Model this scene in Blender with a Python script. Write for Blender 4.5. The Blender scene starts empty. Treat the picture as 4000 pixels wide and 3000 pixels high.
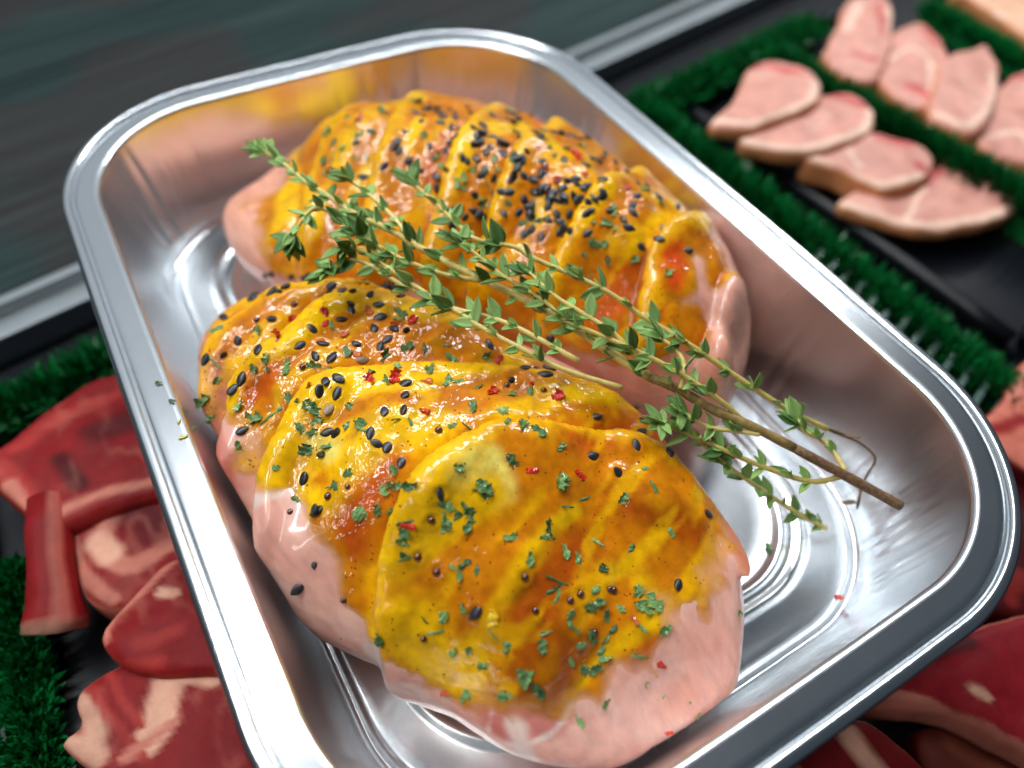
import bpy, bmesh, math, random
import numpy as np
from mathutils import Vector, Matrix, Euler
from mathutils.bvhtree import BVHTree
from mathutils.kdtree import KDTree

# ------------------------------------------------------------------ camera, light, exposure
scene = bpy.context.scene
COL = scene.collection
RIM = 0.060                                   # height of the tray's rim above the counter (m)
CAM_R = np.array([[-0.50377809, -0.86308165, 0.03602367],
                  [-0.68436835, 0.37332229, -0.62631496],
                  [0.52711251, -0.34017722, -0.77873735]])   # right, down, forward
CAM_P = np.array([-0.1097377, 0.05949462, 0.11932921 + RIM])
cam_d = bpy.data.cameras.new('camera')
cam = bpy.data.objects.new('camera', cam_d)
COL.objects.link(cam)
cam.matrix_world = Matrix(((CAM_R[0][0], -CAM_R[1][0], -CAM_R[2][0], CAM_P[0]),
                           (CAM_R[0][1], -CAM_R[1][1], -CAM_R[2][1], CAM_P[1]),
                           (CAM_R[0][2], -CAM_R[1][2], -CAM_R[2][2], CAM_P[2]),
                           (0, 0, 0, 1)))
cam_d.sensor_width = 36.0
cam_d.lens = 26.691
cam_d.clip_start = 0.005
cam_d.clip_end = 50.0
cam_d.dof.use_dof = True
cam_d.dof.focus_distance = 0.140
cam_d.dof.aperture_fstop = 7.6
scene.camera = cam

world = bpy.data.worlds.new('World')
scene.world = world
world.use_nodes = True
world.node_tree.nodes['Background'].inputs[0].default_value = (0.50, 0.62, 0.75, 1)
world.node_tree.nodes['Background'].inputs[1].default_value = 0.085


def area(name, loc, target, sx, sy, power, color, rz=None):
    d = bpy.data.lights.new(name, 'AREA')
    d.shape = 'RECTANGLE'
    d.size, d.size_y, d.energy, d.color = sx, sy, power, color
    o = bpy.data.objects.new(name, d)
    COL.objects.link(o)
    z = (Vector(loc) - Vector(target)).normalized()
    y = Vector((-0.19, 1.0, 0.0)).normalized()
    x = y.cross(z).normalized()
    y = z.cross(x)
    m = Matrix((x, y, z)).transposed().to_4x4()
    m.translation = Vector(loc)
    o.matrix_world = m
    return o


# the LED strip of the counter runs along its back edge, the pale canopy above gives the soft light
area('counter_strip_light', (0.27, -0.22, 0.56), (0.0, -0.22, 0.0), 0.035, 1.5, 7.2, (0.94, 0.98, 1.0))
area('canopy_light', (0.80, -0.20, 0.66), (0.05, -0.15, 0.0), 0.80, 2.0, 1.7, (0.88, 0.95, 1.0))
area('left_fill_light', (-0.10, 0.60, 0.95), (0.0, 0.0, 0.0), 0.05, 1.1, 2.5, (1.0, 0.97, 0.92))  # added fill lamp from the left, for extra glints on the glaze

scene.view_settings.view_transform = 'Standard'
scene.view_settings.look = 'None'
scene.view_settings.exposure = 0.12
scene.view_settings.gamma = 1.0
scene.render.engine = 'CYCLES'
scene.cycles.use_denoising = True
scene.cycles.max_bounces = 8
scene.cycles.sample_clamp_indirect = 6.0

rnd = random.Random(7)
npr = np.random.default_rng(11)

# ------------------------------------------------------------------ geometry helpers


def ray_dir(px, py):
    """direction through a photo point (photo seen 2212 px wide)"""
    k = 4000 / 2212
    d = CAM_R.T @ np.array([(px * k - 2000) / 2965.664, (py * k - 1500) / 2965.664, 1.0])
    return d / np.linalg.norm(d)


def at(px, py, z):
    """photo point -> place at height z above the tray's rim plane"""
    d = ray_dir(px, py)
    return CAM_P + d * ((z + RIM - CAM_P[2]) / d[2])


def plan(pts, z):
    return [tuple(at(x, y, z)[:2]) for x, y in pts]


_lat = npr.random((32, 32, 32))


def vnoise(p, scale, seed=0):
    """smooth lattice noise in -1..1, p: (n,3) metres, scale: metres per cell"""
    q = p / scale + np.array([seed * 7.31 + 50, seed * 3.77 + 50, seed * 5.19 + 50])
    i = np.floor(q).astype(int)
    f = q - i
    f = f * f * (3 - 2 * f)
    r = 0
    for a in (0, 1):
        for b in (0, 1):
            for c in (0, 1):
                w = (f[:, 0] if a else 1 - f[:, 0]) * (f[:, 1] if b else 1 - f[:, 1]) * (f[:, 2] if c else 1 - f[:, 2])
                r = r + w * _lat[(i[:, 0] + a) % 32, (i[:, 1] + b) % 32, (i[:, 2] + c) % 32]
    return r * 2 - 1


def fnoise(p, scale, seed=0, octaves=3):
    r, a = 0, 1.0
    for k in range(octaves):
        r = r + a * vnoise(p, scale / 2 ** k, seed + k)
        a *= 0.5
    return r / 1.75


def mesh_np(name, V, F):
    me = bpy.data.meshes.new(name)
    me.from_pydata(V.tolist() if hasattr(V, 'tolist') else V, [], F.tolist() if hasattr(F, 'tolist') else F)
    me.polygons.foreach_set('use_smooth', [True] * len(me.polygons))
    me.update()
    return me


def obj(name, me, mat=None, parent=None):
    o = bpy.data.objects.new(name, me)
    COL.objects.link(o)
    if mat is not None and me is not None and len(me.materials) == 0:
        me.materials.append(mat)
    if parent is not None:
        o.parent = parent
    return o


def tag(o, label=None, cat=None, group=None, kind=None):
    if label:
        o['label'] = label
    if cat:
        o['category'] = cat
    if group:
        o['group'] = group
    if kind:
        o['kind'] = kind
    return o


def thing(name, label, cat, loc=(0, 0, 0), group=None):
    o = bpy.data.objects.new(name, None)
    COL.objects.link(o)
    o.location = loc
    o.empty_display_size = 0.01
    return tag(o, label, cat, group)


def child(name, me, mat, parent):
    """a part whose mesh is written in world coordinates"""
    o = obj(name, me, mat, parent)
    o.matrix_parent_inverse = Matrix.Translation(-Vector(parent.location))
    return o


def surface_nets(fun, lo, hi, h):
    """closed quad mesh of fun(x,y,z) < 0 inside the box lo..hi"""
    ax = [np.arange(lo[k], hi[k] + h, h) for k in range(3)]
    X, Y, Z = np.meshgrid(*ax, indexing='ij')
    v = fun(X, Y, Z)
    s = v < 0
    n = np.array(v.shape)
    acc = np.zeros(tuple(n - 1) + (3,))
    cnt = np.zeros(tuple(n - 1))
    for d in range(3):
        a = [slice(None)] * 3
        b = [slice(None)] * 3
        a[d] = slice(0, -1)
        b[d] = slice(1, None)
        va, vb = v[tuple(a)], v[tuple(b)]
        cross = s[tuple(a)] != s[tuple(b)]
        t = np.where(cross, va / np.where(va == vb, 1, va - vb), 0)
        o1, o2 = [k for k in range(3) if k != d]
        for i in (0, 1):
            for j in (0, 1):
                sl = [slice(None)] * 3
                sl[o1] = slice(i, n[o1] - 1 + i)
                sl[o2] = slice(j, n[o2] - 1 + j)
                c = cross[tuple(sl)]
                cnt += c
                acc[..., d] += np.where(c, t[tuple(sl)], 0)
                acc[..., o1] += c * i
                acc[..., o2] += c * j
    act = cnt > 0
    idx = -np.ones(act.shape, int)
    idx[act] = np.arange(act.sum())
    ijk = np.argwhere(act)
    V = (ijk + acc[act] / cnt[act][:, None]) * h + np.array(lo)
    Fs = []
    for d in range(3):
        a = [slice(None)] * 3
        b = [slice(None)] * 3
        a[d] = slice(0, -1)
        b[d] = slice(1, None)
        sa, sb = s[tuple(a)], s[tuple(b)]
        e = np.argwhere(sa != sb)
        o1, o2 = (d + 1) % 3, (d + 2) % 3
        e = e[(e[:, o1] > 0) & (e[:, o2] > 0) & (e[:, o1] < n[o1] - 1) & (e[:, o2] < n[o2] - 1)]
        flip = sa[e[:, 0], e[:, 1], e[:, 2]]

        def cell(i, j):
            q = e.copy()
            q[:, o1] -= i
            q[:, o2] -= j
            return idx[q[:, 0], q[:, 1], q[:, 2]]
        q = np.stack([cell(1, 1), cell(0, 1), cell(0, 0), cell(1, 0)], 1)
        q[~flip] = q[~flip][:, ::-1]
        Fs.append(q)
    F = np.vstack(Fs)
    return V, F


def relax(V, F, it=2, w=0.5):
    e = np.vstack([F[:, [0, 1]], F[:, [1, 2]], F[:, [2, 3]], F[:, [3, 0]]])
    for _ in range(it):
        S = np.zeros_like(V)
        c = np.zeros(len(V))
        for k in range(3):
            S[:, k] = np.bincount(e[:, 0], V[e[:, 1], k], len(V)) + np.bincount(e[:, 1], V[e[:, 0], k], len(V))
        c = np.bincount(e[:, 0], minlength=len(V)) + np.bincount(e[:, 1], minlength=len(V))
        V = V + w * (S / np.maximum(c, 1)[:, None] - V)
    return V


def normals(V, F):
    n = np.cross(V[F[:, 2]] - V[F[:, 0]], V[F[:, 3]] - V[F[:, 1]]) if F.shape[1] == 4 else np.cross(V[F[:, 1]] - V[F[:, 0]], V[F[:, 2]] - V[F[:, 0]])
    N = np.zeros_like(V)
    for c in range(F.shape[1]):
        for k in range(3):
            N[:, k] += np.bincount(F[:, c], n[:, k], len(V))
    return N / np.maximum(np.linalg.norm(N, axis=1), 1e-12)[:, None]


def seg_dist(P, a, b):
    a, b = np.asarray(a, float), np.asarray(b, float)
    d = b - a
    t = np.clip(((P - a) @ d) / max(d @ d, 1e-15), 0, 1)
    return np.linalg.norm(P - a - t[:, None] * d, axis=1)


def line_dist(P, pts):
    r = np.full(len(P), 1e9)
    if len(pts) == 1:
        return np.linalg.norm(P - np.asarray(pts[0]), axis=1)
    for a, b in zip(pts[:-1], pts[1:]):
        r = np.minimum(r, seg_dist(P, a, b))
    return r


def poly_sd(P, poly):
    """signed distance in the plane to a closed outline, negative inside"""
    poly = [np.asarray(q, float) for q in poly]
    r = line_dist(P, poly + [poly[0]])
    ins = np.zeros(len(P), bool)
    for a, b in zip(poly, poly[1:] + poly[:1]):
        c = (a[1] > P[:, 1]) != (b[1] > P[:, 1])
        xx = (b[0] - a[0]) * (P[:, 1] - a[1]) / (b[1] - a[1] if b[1] != a[1] else 1e-12) + a[0]
        ins ^= c & (P[:, 0] < xx)
    return np.where(ins, -r, r)


def spline(pts, n=6, closed=False):
    """Catmull-Rom through the points"""
    p = [np.asarray(q, float) for q in pts]
    m = len(p)
    out = []
    rng = range(m) if closed else range(m - 1)
    for i in rng:
        if closed:
            a, b, c, d = p[(i - 1) % m], p[i], p[(i + 1) % m], p[(i + 2) % m]
        else:
            a, b, c, d = p[max(i - 1, 0)], p[i], p[i + 1], p[min(i + 2, m - 1)]
        for k in range(n):
            t = k / n
            out.append(0.5 * (2 * b + (c - a) * t + (2 * a - 5 * b + 4 * c - d) * t * t + (3 * b - a - 3 * c + d) * t ** 3))
    if not closed:
        out.append(p[-1])
    return out


def sm(x, a, b):
    t = np.clip((x - a) / (b - a), 0, 1)
    return t * t * (3 - 2 * t)


def set_color(me, name, C):
    at_ = me.attributes.new(name, 'FLOAT_COLOR', 'POINT')
    if C.shape[1] == 3:
        C = np.c_[C, np.ones(len(C))]
    at_.data.foreach_set('color', C.astype(np.float32).ravel())


# ------------------------------------------------------------------ materials


def srgb(r, g, b):
    f = lambda c: (c / 255 / 12.92) if c / 255 <= 0.04045 else ((c / 255 + 0.055) / 1.055) ** 2.4
    return (f(r), f(g), f(b), 1)


class Mat:
    def __init__(self, name):
        self.m = bpy.data.materials.new(name)
        self.m.use_nodes = True
        self.t = self.m.node_tree
        self.p = self.t.nodes['Principled BSDF']

    def set(self, **k):
        for a, v in k.items():
            self.p.inputs[a.replace('_', ' ')].default_value = v
        return self

    def node(self, kind, **k):
        n = self.t.nodes.new(kind)
        for a, v in k.items():
            setattr(n, a, v)
        return n

    def link(self, a, b):
        self.t.links.new(a, b)

    def coords(self, scale=(1, 1, 1), kind='Object'):
        tc = self.node('ShaderNodeTexCoord')
        mp = self.node('ShaderNodeMapping')
        mp.inputs['Scale'].default_value = scale
        self.link(tc.outputs[kind], mp.inputs['Vector'])
        return mp.outputs['Vector']

    def noise(self, scale, detail=4, vec=None, rough=0.55, dist=0.0):
        n = self.node('ShaderNodeTexNoise')
        n.inputs['Scale'].default_value = scale
        n.inputs['Detail'].default_value = detail
        n.inputs['Roughness'].default_value = rough
        n.inputs['Distortion'].default_value = dist
        if vec is not None:
            self.link(vec, n.inputs['Vector'])
        return n.outputs['Fac']

    def ramp(self, fac, stops):
        r = self.node('ShaderNodeValToRGB')
        e = r.color_ramp.elements
        while len(e) < len(stops):
            e.new(0.5)
        for q, (p, c) in zip(e, stops):
            q.position = p
            q.color = c if not isinstance(c, (int, float)) else (c, c, c, 1)
        self.link(fac, r.inputs['Fac'])
        return r.outputs['Color']

    def mix(self, fac, a, b, mode='MIX'):
        n = self.node('ShaderNodeMix', data_type='RGBA', blend_type=mode)
        if isinstance(fac, float):
            n.inputs[0].default_value = fac
        else:
            self.link(fac, n.inputs[0])
        for s, v in ((n.inputs[6], a), (n.inputs[7], b)):
            if isinstance(v, tuple):
                s.default_value = v
            else:
                self.link(v, s)
        return n.outputs[2]

    def math(self, op, a, b=None):
        n = self.node('ShaderNodeMath', operation=op)
        for s, v in zip(n.inputs, (a, b)):
            if v is None:
                continue
            if isinstance(v, (int, float)):
                s.default_value = v
            else:
                self.link(v, s)
        return n.outputs[0]

    def attr(self, name):
        n = self.node('ShaderNodeAttribute', attribute_name=name)
        return n.outputs['Color']

    def bump(self, h, strength, dist=0.001):
        b = self.node('ShaderNodeBump')
        b.inputs['Strength'].default_value = strength
        b.inputs['Distance'].default_value = dist
        self.link(h, b.inputs['Height'])
        self.link(b.outputs['Normal'], self.p.inputs['Normal'])
        return b.outputs['Normal']

    def color(self, c):
        self.link(c, self.p.inputs['Base Color'])
        return self


def metal(name, base, rough, brush, rscale, bump=0.15, spread=0.05):
    m = Mat(name)
    m.set(Metallic=1.0, Roughness=rough)
    v = m.coords(brush)
    n = m.noise(rscale, 3, v)
    c = m.noise(45, 4, m.coords())
    m.color(m.mix(c, tuple(q * 0.90 for q in base[:3]) + (1,), base))
    r = m.math('ADD', m.math('MULTIPLY', n, spread), rough - spread / 2)
    r2 = m.math('ADD', r, m.math('MULTIPLY', m.noise(40, 3, m.coords()), 0.05))
    m.link(r2, m.p.inputs['Roughness'])
    m.bump(n, bump, 0.0002)
    return m.m


M_rim = metal('aluminium_rim', (0.80, 0.84, 0.88, 1), 0.20, (500, 4000, 500), 1.0, 0.03)
M_alu = metal('aluminium_foil', (0.84, 0.87, 0.90, 1), 0.23, (1100, 1100, 60), 1.0, 0.01, 0.06)
M_steel = metal('steel_trim', (0.55, 0.60, 0.62, 1), 0.32, (1600, 60, 1600), 1.0, 0.1)


def flesh(name, coat=0.8, spec=0.5, sss=0.35, fibre=(220, 220, 220), rough=0.34, bump=0.35, scale=0.004, var=0.5):
    m = Mat(name)
    m.set(Roughness=rough, Specular_IOR_Level=spec, Subsurface_Weight=sss, Subsurface_Scale=scale, Coat_Weight=coat, Coat_Roughness=0.09)
    m.p.inputs['Subsurface Radius'].default_value = (1.0, 0.35, 0.22)
    a = m.attr('col')
    n = m.noise(1.0, 5, m.coords(fibre))
    n2 = m.noise(130, 4, m.coords())
    sh = m.mix(var * 1.0, a, m.ramp(n, [(0.3, (0.70, 0.62, 0.62, 1)), (0.7, (1.15, 1.12, 1.1, 1))]), 'MULTIPLY')
    m.color(sh)
    m.bump(m.math('ADD', n, m.math('MULTIPLY', n2, 0.8)), bump, 0.0006)
    return m.m


M_chicken = flesh('raw_chicken_flesh', coat=0.6, fibre=(90, 520, 520), bump=0.16, sss=0.6, scale=0.005, rough=0.36, var=0.5)
M_meat = flesh('raw_red_meat', spec=0.15, coat=0.0, rough=0.55, sss=0.12, fibre=(240, 240, 160), bump=0.4, scale=0.002)
M_pork = flesh('raw_pork', spec=0.25, coat=0.0, rough=0.5, sss=0.25, fibre=(200, 200, 120), bump=0.25, scale=0.003, var=0.3)

gm = Mat('marinade_glaze')
gm.set(Roughness=0.45, Specular_IOR_Level=0.05, Subsurface_Weight=0.04, Subsurface_Scale=0.0014, Coat_Weight=0.8, Coat_Roughness=0.03, Coat_IOR=1.5)
gm.p.inputs['Subsurface Radius'].default_value = (1.0, 0.55, 0.1)
gv = gm.coords()
ga = gm.attr('col')
g1 = gm.mix(0.6, ga, gm.ramp(gm.noise(420, 5, gv), [(0.32, (0.62, 0.52, 0.45, 1)), (0.68, (1.18, 1.15, 1.1, 1))]), 'MULTIPLY')
vor = gm.node('ShaderNodeTexVoronoi')
vor.inputs['Scale'].default_value = 900
gm.link(gv, vor.inputs['Vector'])
sp = gm.ramp(vor.outputs['Distance'], [(0.0, 1.0), (0.16, 1.0), (0.22, 0.0)])
keep = gm.ramp(gm.noise(330, 2, gv), [(0.50, 0.0), (0.60, 1.0)])
spk = gm.math('MULTIPLY', sp, keep)
g2 = gm.mix(spk, g1, (0.22, 0.05, 0.006, 1))
gm.color(g2)
gat = gm.node('ShaderNodeAttribute', attribute_name='col')
gm.link(gat.outputs['Alpha'], gm.p.inputs['Alpha'])
gb = gm.math('ADD', gm.noise(300, 2, gv, 0.5, 0.8), gm.math('MULTIPLY', gm.noise(800, 1, gv, 0.5, 0.6), 0.45))
gn = gm.bump(gb, 0.34, 0.0009)
for l_ in list(gm.p.inputs['Normal'].links):
    gm.t.links.remove(l_)
gm.link(gn, gm.p.inputs['Coat Normal'])
M_glaze = gm.m


def simple(name, c1, c2, rough, scale=300, coat=0.0, bump=0.3, sss=0.0, spec=0.5):
    m = Mat(name)
    m.set(Roughness=rough, Coat_Weight=coat, Coat_Roughness=0.1, Subsurface_Weight=sss, Subsurface_Scale=0.001, Specular_IOR_Level=spec)
    n = m.noise(scale, 5, m.coords())
    oi = m.node('ShaderNodeObjectInfo')
    f = m.math('ADD', m.math('MULTIPLY', n, 0.6), m.math('MULTIPLY', oi.outputs['Random'], 0.4))
    m.color(m.ramp(f, [(0.25, c1), (0.75, c2)]))
    m.bump(n, bump, 0.0003)
    return m.m


M_seed = simple('black_sesame', srgb(14, 15, 19), srgb(40, 42, 48), 0.42, 1500, 0.25, 0.35)
M_seed_pale = simple('brown_sesame', srgb(120, 96, 70), srgb(160, 135, 105), 0.45, 1500, 0.2, 0.35)
M_pars = simple('dried_parsley', srgb(36, 70, 26), srgb(122, 162, 92), 0.55, 900, 0.25, 0.6)
M_chili = simple('red_chilli', srgb(170, 20, 10), srgb(228, 56, 24), 0.3, 700, 0.6, 0.5, 0.1)
M_chili_o = simple('orange_chilli', srgb(190, 80, 30), srgb(226, 130, 60), 0.35, 700, 0.5, 0.5, 0.1)
M_must = simple('mustard_seed', srgb(60, 22, 8), srgb(110, 48, 14), 0.2, 900, 1.0, 0.1, 0.1)
M_leaf = simple('thyme_leaf', srgb(52, 104, 32), srgb(158, 196, 106), 0.45, 500, 0.1, 0.5, 0.05)
M_leaf_dry = simple('dry_thyme_leaf', srgb(80, 58, 36), srgb(120, 90, 56), 0.6, 500)
M_twig = simple('thyme_twig', srgb(190, 168, 84), srgb(232, 212, 130), 0.5, 900, 0.1, 0.4)
M_wood = simple('thyme_wood', srgb(92, 64, 40), srgb(176, 136, 92), 0.6, 1400, 0.0, 0.8)
M_mid = simple('thyme_half_wood', srgb(128, 102, 56), srgb(200, 172, 106), 0.55, 900, 0.0, 0.5)
M_green = simple('green_plastic', srgb(0, 84, 34), srgb(12, 138, 66), 0.35, 60, 0.2, 0.2)
M_tine = simple('clear_plastic', srgb(58, 86, 76), srgb(92, 116, 106), 0.3, 60, 0.2, 0.1)
M_black = simple('black_plastic', srgb(10, 12, 17), srgb(18, 20, 27), 0.38, 90, 0.0, 0.1, 0.0, 0.25)
M_bone = simple('bone', srgb(150, 110, 80), srgb(200, 160, 125), 0.5, 300, 0.2, 0.5, 0.2)

pm = Mat('dark_brushed_shelf')
pm.set(Metallic=0.0, Roughness=0.55, Specular_IOR_Level=0.12)
pv = pm.coords((260, 7, 260))
pnn = pm.noise(1.0, 6, pv, 0.7)
meat_refl = pm.noise(13, 1, pm.coords((1, 0.8, 1)))
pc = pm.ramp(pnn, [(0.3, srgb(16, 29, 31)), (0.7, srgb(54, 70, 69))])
pm.color(pm.mix(pm.ramp(meat_refl, [(0.52, 0.0), (0.60, 0.36)]), pc, srgb(60, 38, 38)))  # dim reflections of the meat, painted into the colour as reddish brown patches
pm.bump(pnn, 0.25, 0.0006)
M_panel = pm.m

# ------------------------------------------------------------------ the counter, its back panel and trim


def box_bm(bm, x0, x1, y0, y1, z0, z1, bev=0.0):
    r = bmesh.ops.create_cube(bm, size=1.0)
    vs = r['verts']
    for v in vs:
        v.co = Vector(((x0 + x1) / 2 + v.co.x * (x1 - x0), (y0 + y1) / 2 + v.co.y * (y1 - y0), (z0 + z1) / 2 + v.co.z * (z1 - z0)))
    if bev:
        es = {e for v in vs for e in v.link_edges}
        bmesh.ops.bevel(bm, geom=list(es), offset=bev, segments=3, affect='EDGES', profile=0.6)
    return vs


def bm_mesh(bm, name, smooth=True):
    me = bpy.data.meshes.new(name)
    bm.to_mesh(me)
    bm.free()
    if smooth:
        me.polygons.foreach_set('use_smooth', [True] * len(me.polygons))
    return me


# counter top
bm = bmesh.new()
box_bm(bm, -0.45, 0.40, -0.75, 0.55, -0.02, 0.0, 0.002)
tag(obj('counter', bm_mesh(bm, 'counter', False), M_black), kind='structure')

# back edge of the counter, from photo points
T0, T1 = at(0, 745, -0.052)[:2], at(1620, 3, -0.052)[:2]
tdir = (T1 - T0) / np.linalg.norm(T1 - T0)
tnor = np.array([tdir[1], -tdir[0]])
if tnor[0] < 0:
    tnor = -tnor
tang = math.atan2(tdir[1], tdir[0])


def along(name, u0, u1, n0, n1, z0, z1, mat, bev=0.0008):
    """a straight piece along the counter's back edge: n = distance behind that edge"""
    bm = bmesh.new()
    box_bm(bm, n0, n1, -u1, -u0, z0, z1, bev)
    me = bm_mesh(bm, name, False)
    o = obj(name, me, mat)
    o.location = (T0[0], T0[1], 0)
    o.rotation_euler.z = math.atan2(tnor[1], tnor[0])
    return o


tag(along('trim_rail', -0.25, 0.75, 0.000, 0.009, 0.0, 0.010, M_steel), 'bright brushed steel trim rail between green strip and dark shelf', 'trim rail')
tag(along('trim_strip', -0.25, 0.75, 0.0095, 0.0135, 0.0, 0.0135, M_steel), 'thin steel strip on the dark shelf side of the trim rail', 'trim strip')
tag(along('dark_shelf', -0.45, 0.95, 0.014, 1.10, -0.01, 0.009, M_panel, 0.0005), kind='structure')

# ------------------------------------------------------------------ aluminium tray
TL, TW, TR, TB = 0.2187, 0.150, 0.0431, 0.0092
NA, NL, NS = 150, 190, 130


def ring(e, r):
    L, W = TL - 2 * e, TW - 2 * e
    a, c = L / 2 - r, W / 2 - r
    P = []
    def seg(p, q, m):
        for i in range(m):
            t = i / m
            P.append((p[0] + (q[0] - p[0]) * t, p[1] + (q[1] - p[1]) * t))
    def arc(cx, cy, a0):
        for i in range(NA):
            t = a0 + math.pi / 2 * i / NA
            P.append((cx + r * math.cos(t), cy + r * math.sin(t)))
    seg((L / 2, -c), (L / 2, c), NS)
    arc(a, c, 0)
    seg((a, W / 2), (-a, W / 2), NL)
    arc(-a, c, math.pi / 2)
    seg((-L / 2, c), (-L / 2, -c), NS)
    arc(-a, -c, math.pi)
    seg((-a, -W / 2), (a, -W / 2), NL)
    arc(a, -c, 1.5 * math.pi)
    P = np.array(P)
    s = 1 + TB * (1 - (P / np.array([L / 2, W / 2])) ** 2)[:, ::-1].clip(0, 1)
    return P * s


def rad(e):
    return TR - 1.15 * e if e < 0.009 else max(TR - 0.01035 - 0.55 * (e - 0.009), 0.012)


curl = [(0.0016 - 0.0016 * math.cos(t), -0.0010 + 0.0016 * math.sin(t)) for t in np.linspace(-2.2, 2.0, 15)]
edge_prof = curl + [(0.0027, -0.0004)]
rim_prof = [(0.0027, -0.0004), (0.0030, -0.00045), (0.0034, -0.00015), (0.0040, 0.0)] + [(e, 0.0) for e in np.linspace(0.0048, 0.0078, 6)]
n_w = 26
wall_prof = [(0.0078, 0.0)] + [(0.0078 + 0.0014 * math.sin(t), -0.0014 + 0.0014 * math.cos(t)) for t in np.linspace(0.2, 1.40, 8)]
wall_prof += [(0.0092 + (0.0148 - 0.0092) * t, -0.0014 - 0.0312 * t) for t in np.linspace(0.03, 1, n_w)]
wall_prof += [(0.0151, -0.0338), (0.0156, -0.0347), (0.0162, -0.0350), (0.0167, -0.0348), (0.0172, -0.0340), (0.0178, -0.0335), (0.0186, -0.0334), (0.020, -0.0335),
              (0.0245, -0.0337), (0.0252, -0.0335), (0.0258, -0.0331), (0.0265, -0.0329), (0.0272, -0.0331), (0.0278, -0.0335), (0.0288, -0.0336), (0.0294, -0.0333),
              (0.0300, -0.0330), (0.0307, -0.0333), (0.0314, -0.0341), (0.0324, -0.0345), (0.036, -0.0346), (0.045, -0.0346), (0.058, -0.0346), (0.068, -0.0346)]
dents = [(rnd.uniform(0, 1), rnd.uniform(0.0006, 0.002), rnd.uniform(-0.0005, 0.0006)) for _ in range(34)]


creases = [((1695, 760), .0011, .0010), ((1585, 730), .0013, -.0007), ((745, 170), .0016, .0009), ((800, 160), .0012, -.0009), ((690, 185), .0012, .0006), ((1310, 300), .0014, .0008), ((1345, 330), .0010, -.0006), ((1010, 1560), .0014, .0007), ((1560, 1520), .0016, -.0006)]


def sweep(name, prof, crinkle=False, cap=False):
    rows = []
    for k, (e, z) in enumerate(prof):
        r = ring(e, rad(e)) if e < 0.05 else ring(0.0360, rad(0.036)) * (0.0747 - e) / (0.0747 - 0.036)
        rows.append(np.c_[r, np.full(len(r), z + RIM)])
    V = np.array(rows)
    n = V.shape[1]
    if crinkle:
        s = np.r_[0, np.cumsum(np.linalg.norm(np.diff(V[0], axis=0), axis=1))]
        tot = s[-1]
        seg = np.zeros(n)
        k0 = NS
        for ln in (NL, NS, NL, 0):
            seg[k0:k0 + NA] = np.sin(np.linspace(0, math.pi, NA)) ** 0.5
            k0 += NA + ln
        out = V[0] - V[-10]
        out = out / np.linalg.norm(out, axis=1)[:, None]
        w1 = vnoise(np.c_[s, s * 0, s * 0], 0.0016, 3)
        w2 = vnoise(np.c_[s, s * 0, s * 0], 0.0010, 5)
        for k, (e, z) in enumerate(prof):
            d = -z / 0.034
            win = max(0.0, math.sin(math.pi * min(max(d * 1.02, 0), 1))) ** 0.6 if e < 0.0152 else 0.0
            pl = seg * (0.00050 * w1 + 0.00022 * w2) * win * min(1, d * 1.6)
            for (p, wd, am) in dents:
                ds = (s - p * tot + tot / 2) % tot - tot / 2
                pl = pl + am * win * np.exp(-(ds / wd) ** 2) * (0.3 + 0.7 * d)
            for (cp, wd, am) in creases:
                c0 = at(cp[0], cp[1], -.015)[:2]
                s0 = s[np.argmin(((V[8, :, :2] - c0) ** 2).sum(1))]
                ds = (s - s0 + tot / 2) % tot - tot / 2
                pl = pl + am * win * np.exp(-(ds / wd) ** 2) * (0.25 + 0.75 * d)
            q = np.c_[s, np.full(n, d * 0.03), s * 0]
            pl = pl + 0.0005 * win * vnoise(q, 0.018, 8)
            V[k, :, :] += out * pl[:, None] * [1, 1, 0]
    m = len(prof)
    F = []
    for k in range(m - 1):
        a = k * n
        b = a + n
        for i in range(n):
            j = (i + 1) % n
            F.append((a + i, a + j, b + j, b + i))
    V = V.reshape(-1, 3)
    if cap:
        V = np.vstack([V, [[0, 0, prof[-1][1] + RIM]]])
        c = len(V) - 1
        a = (m - 1) * n
        F += [(a + i, a + (i + 1) % n, c) for i in range(n)]
    me = bpy.data.meshes.new(name)
    me.from_pydata(V.tolist(), [], F)
    me.polygons.foreach_set('use_smooth', [True] * len(me.polygons))
    return me


tray = thing('foil_tray', 'silver aluminium foil tray holding two marinated chicken breasts', 'foil tray', (0, 0, RIM - 0.0352))
child('rolled_edge', sweep('rolled_edge', edge_prof), M_rim, tray)
child('rim', sweep('rim', rim_prof), M_rim, tray)
child('basin', sweep('basin', wall_prof, True, True), M_alu, tray)

# ------------------------------------------------------------------ chicken breasts
mm = 0.001


def smooth_outline(pts, n=5):
    return [tuple(q) for q in spline([np.array(p) * mm for p in pts], n, True)]


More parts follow.
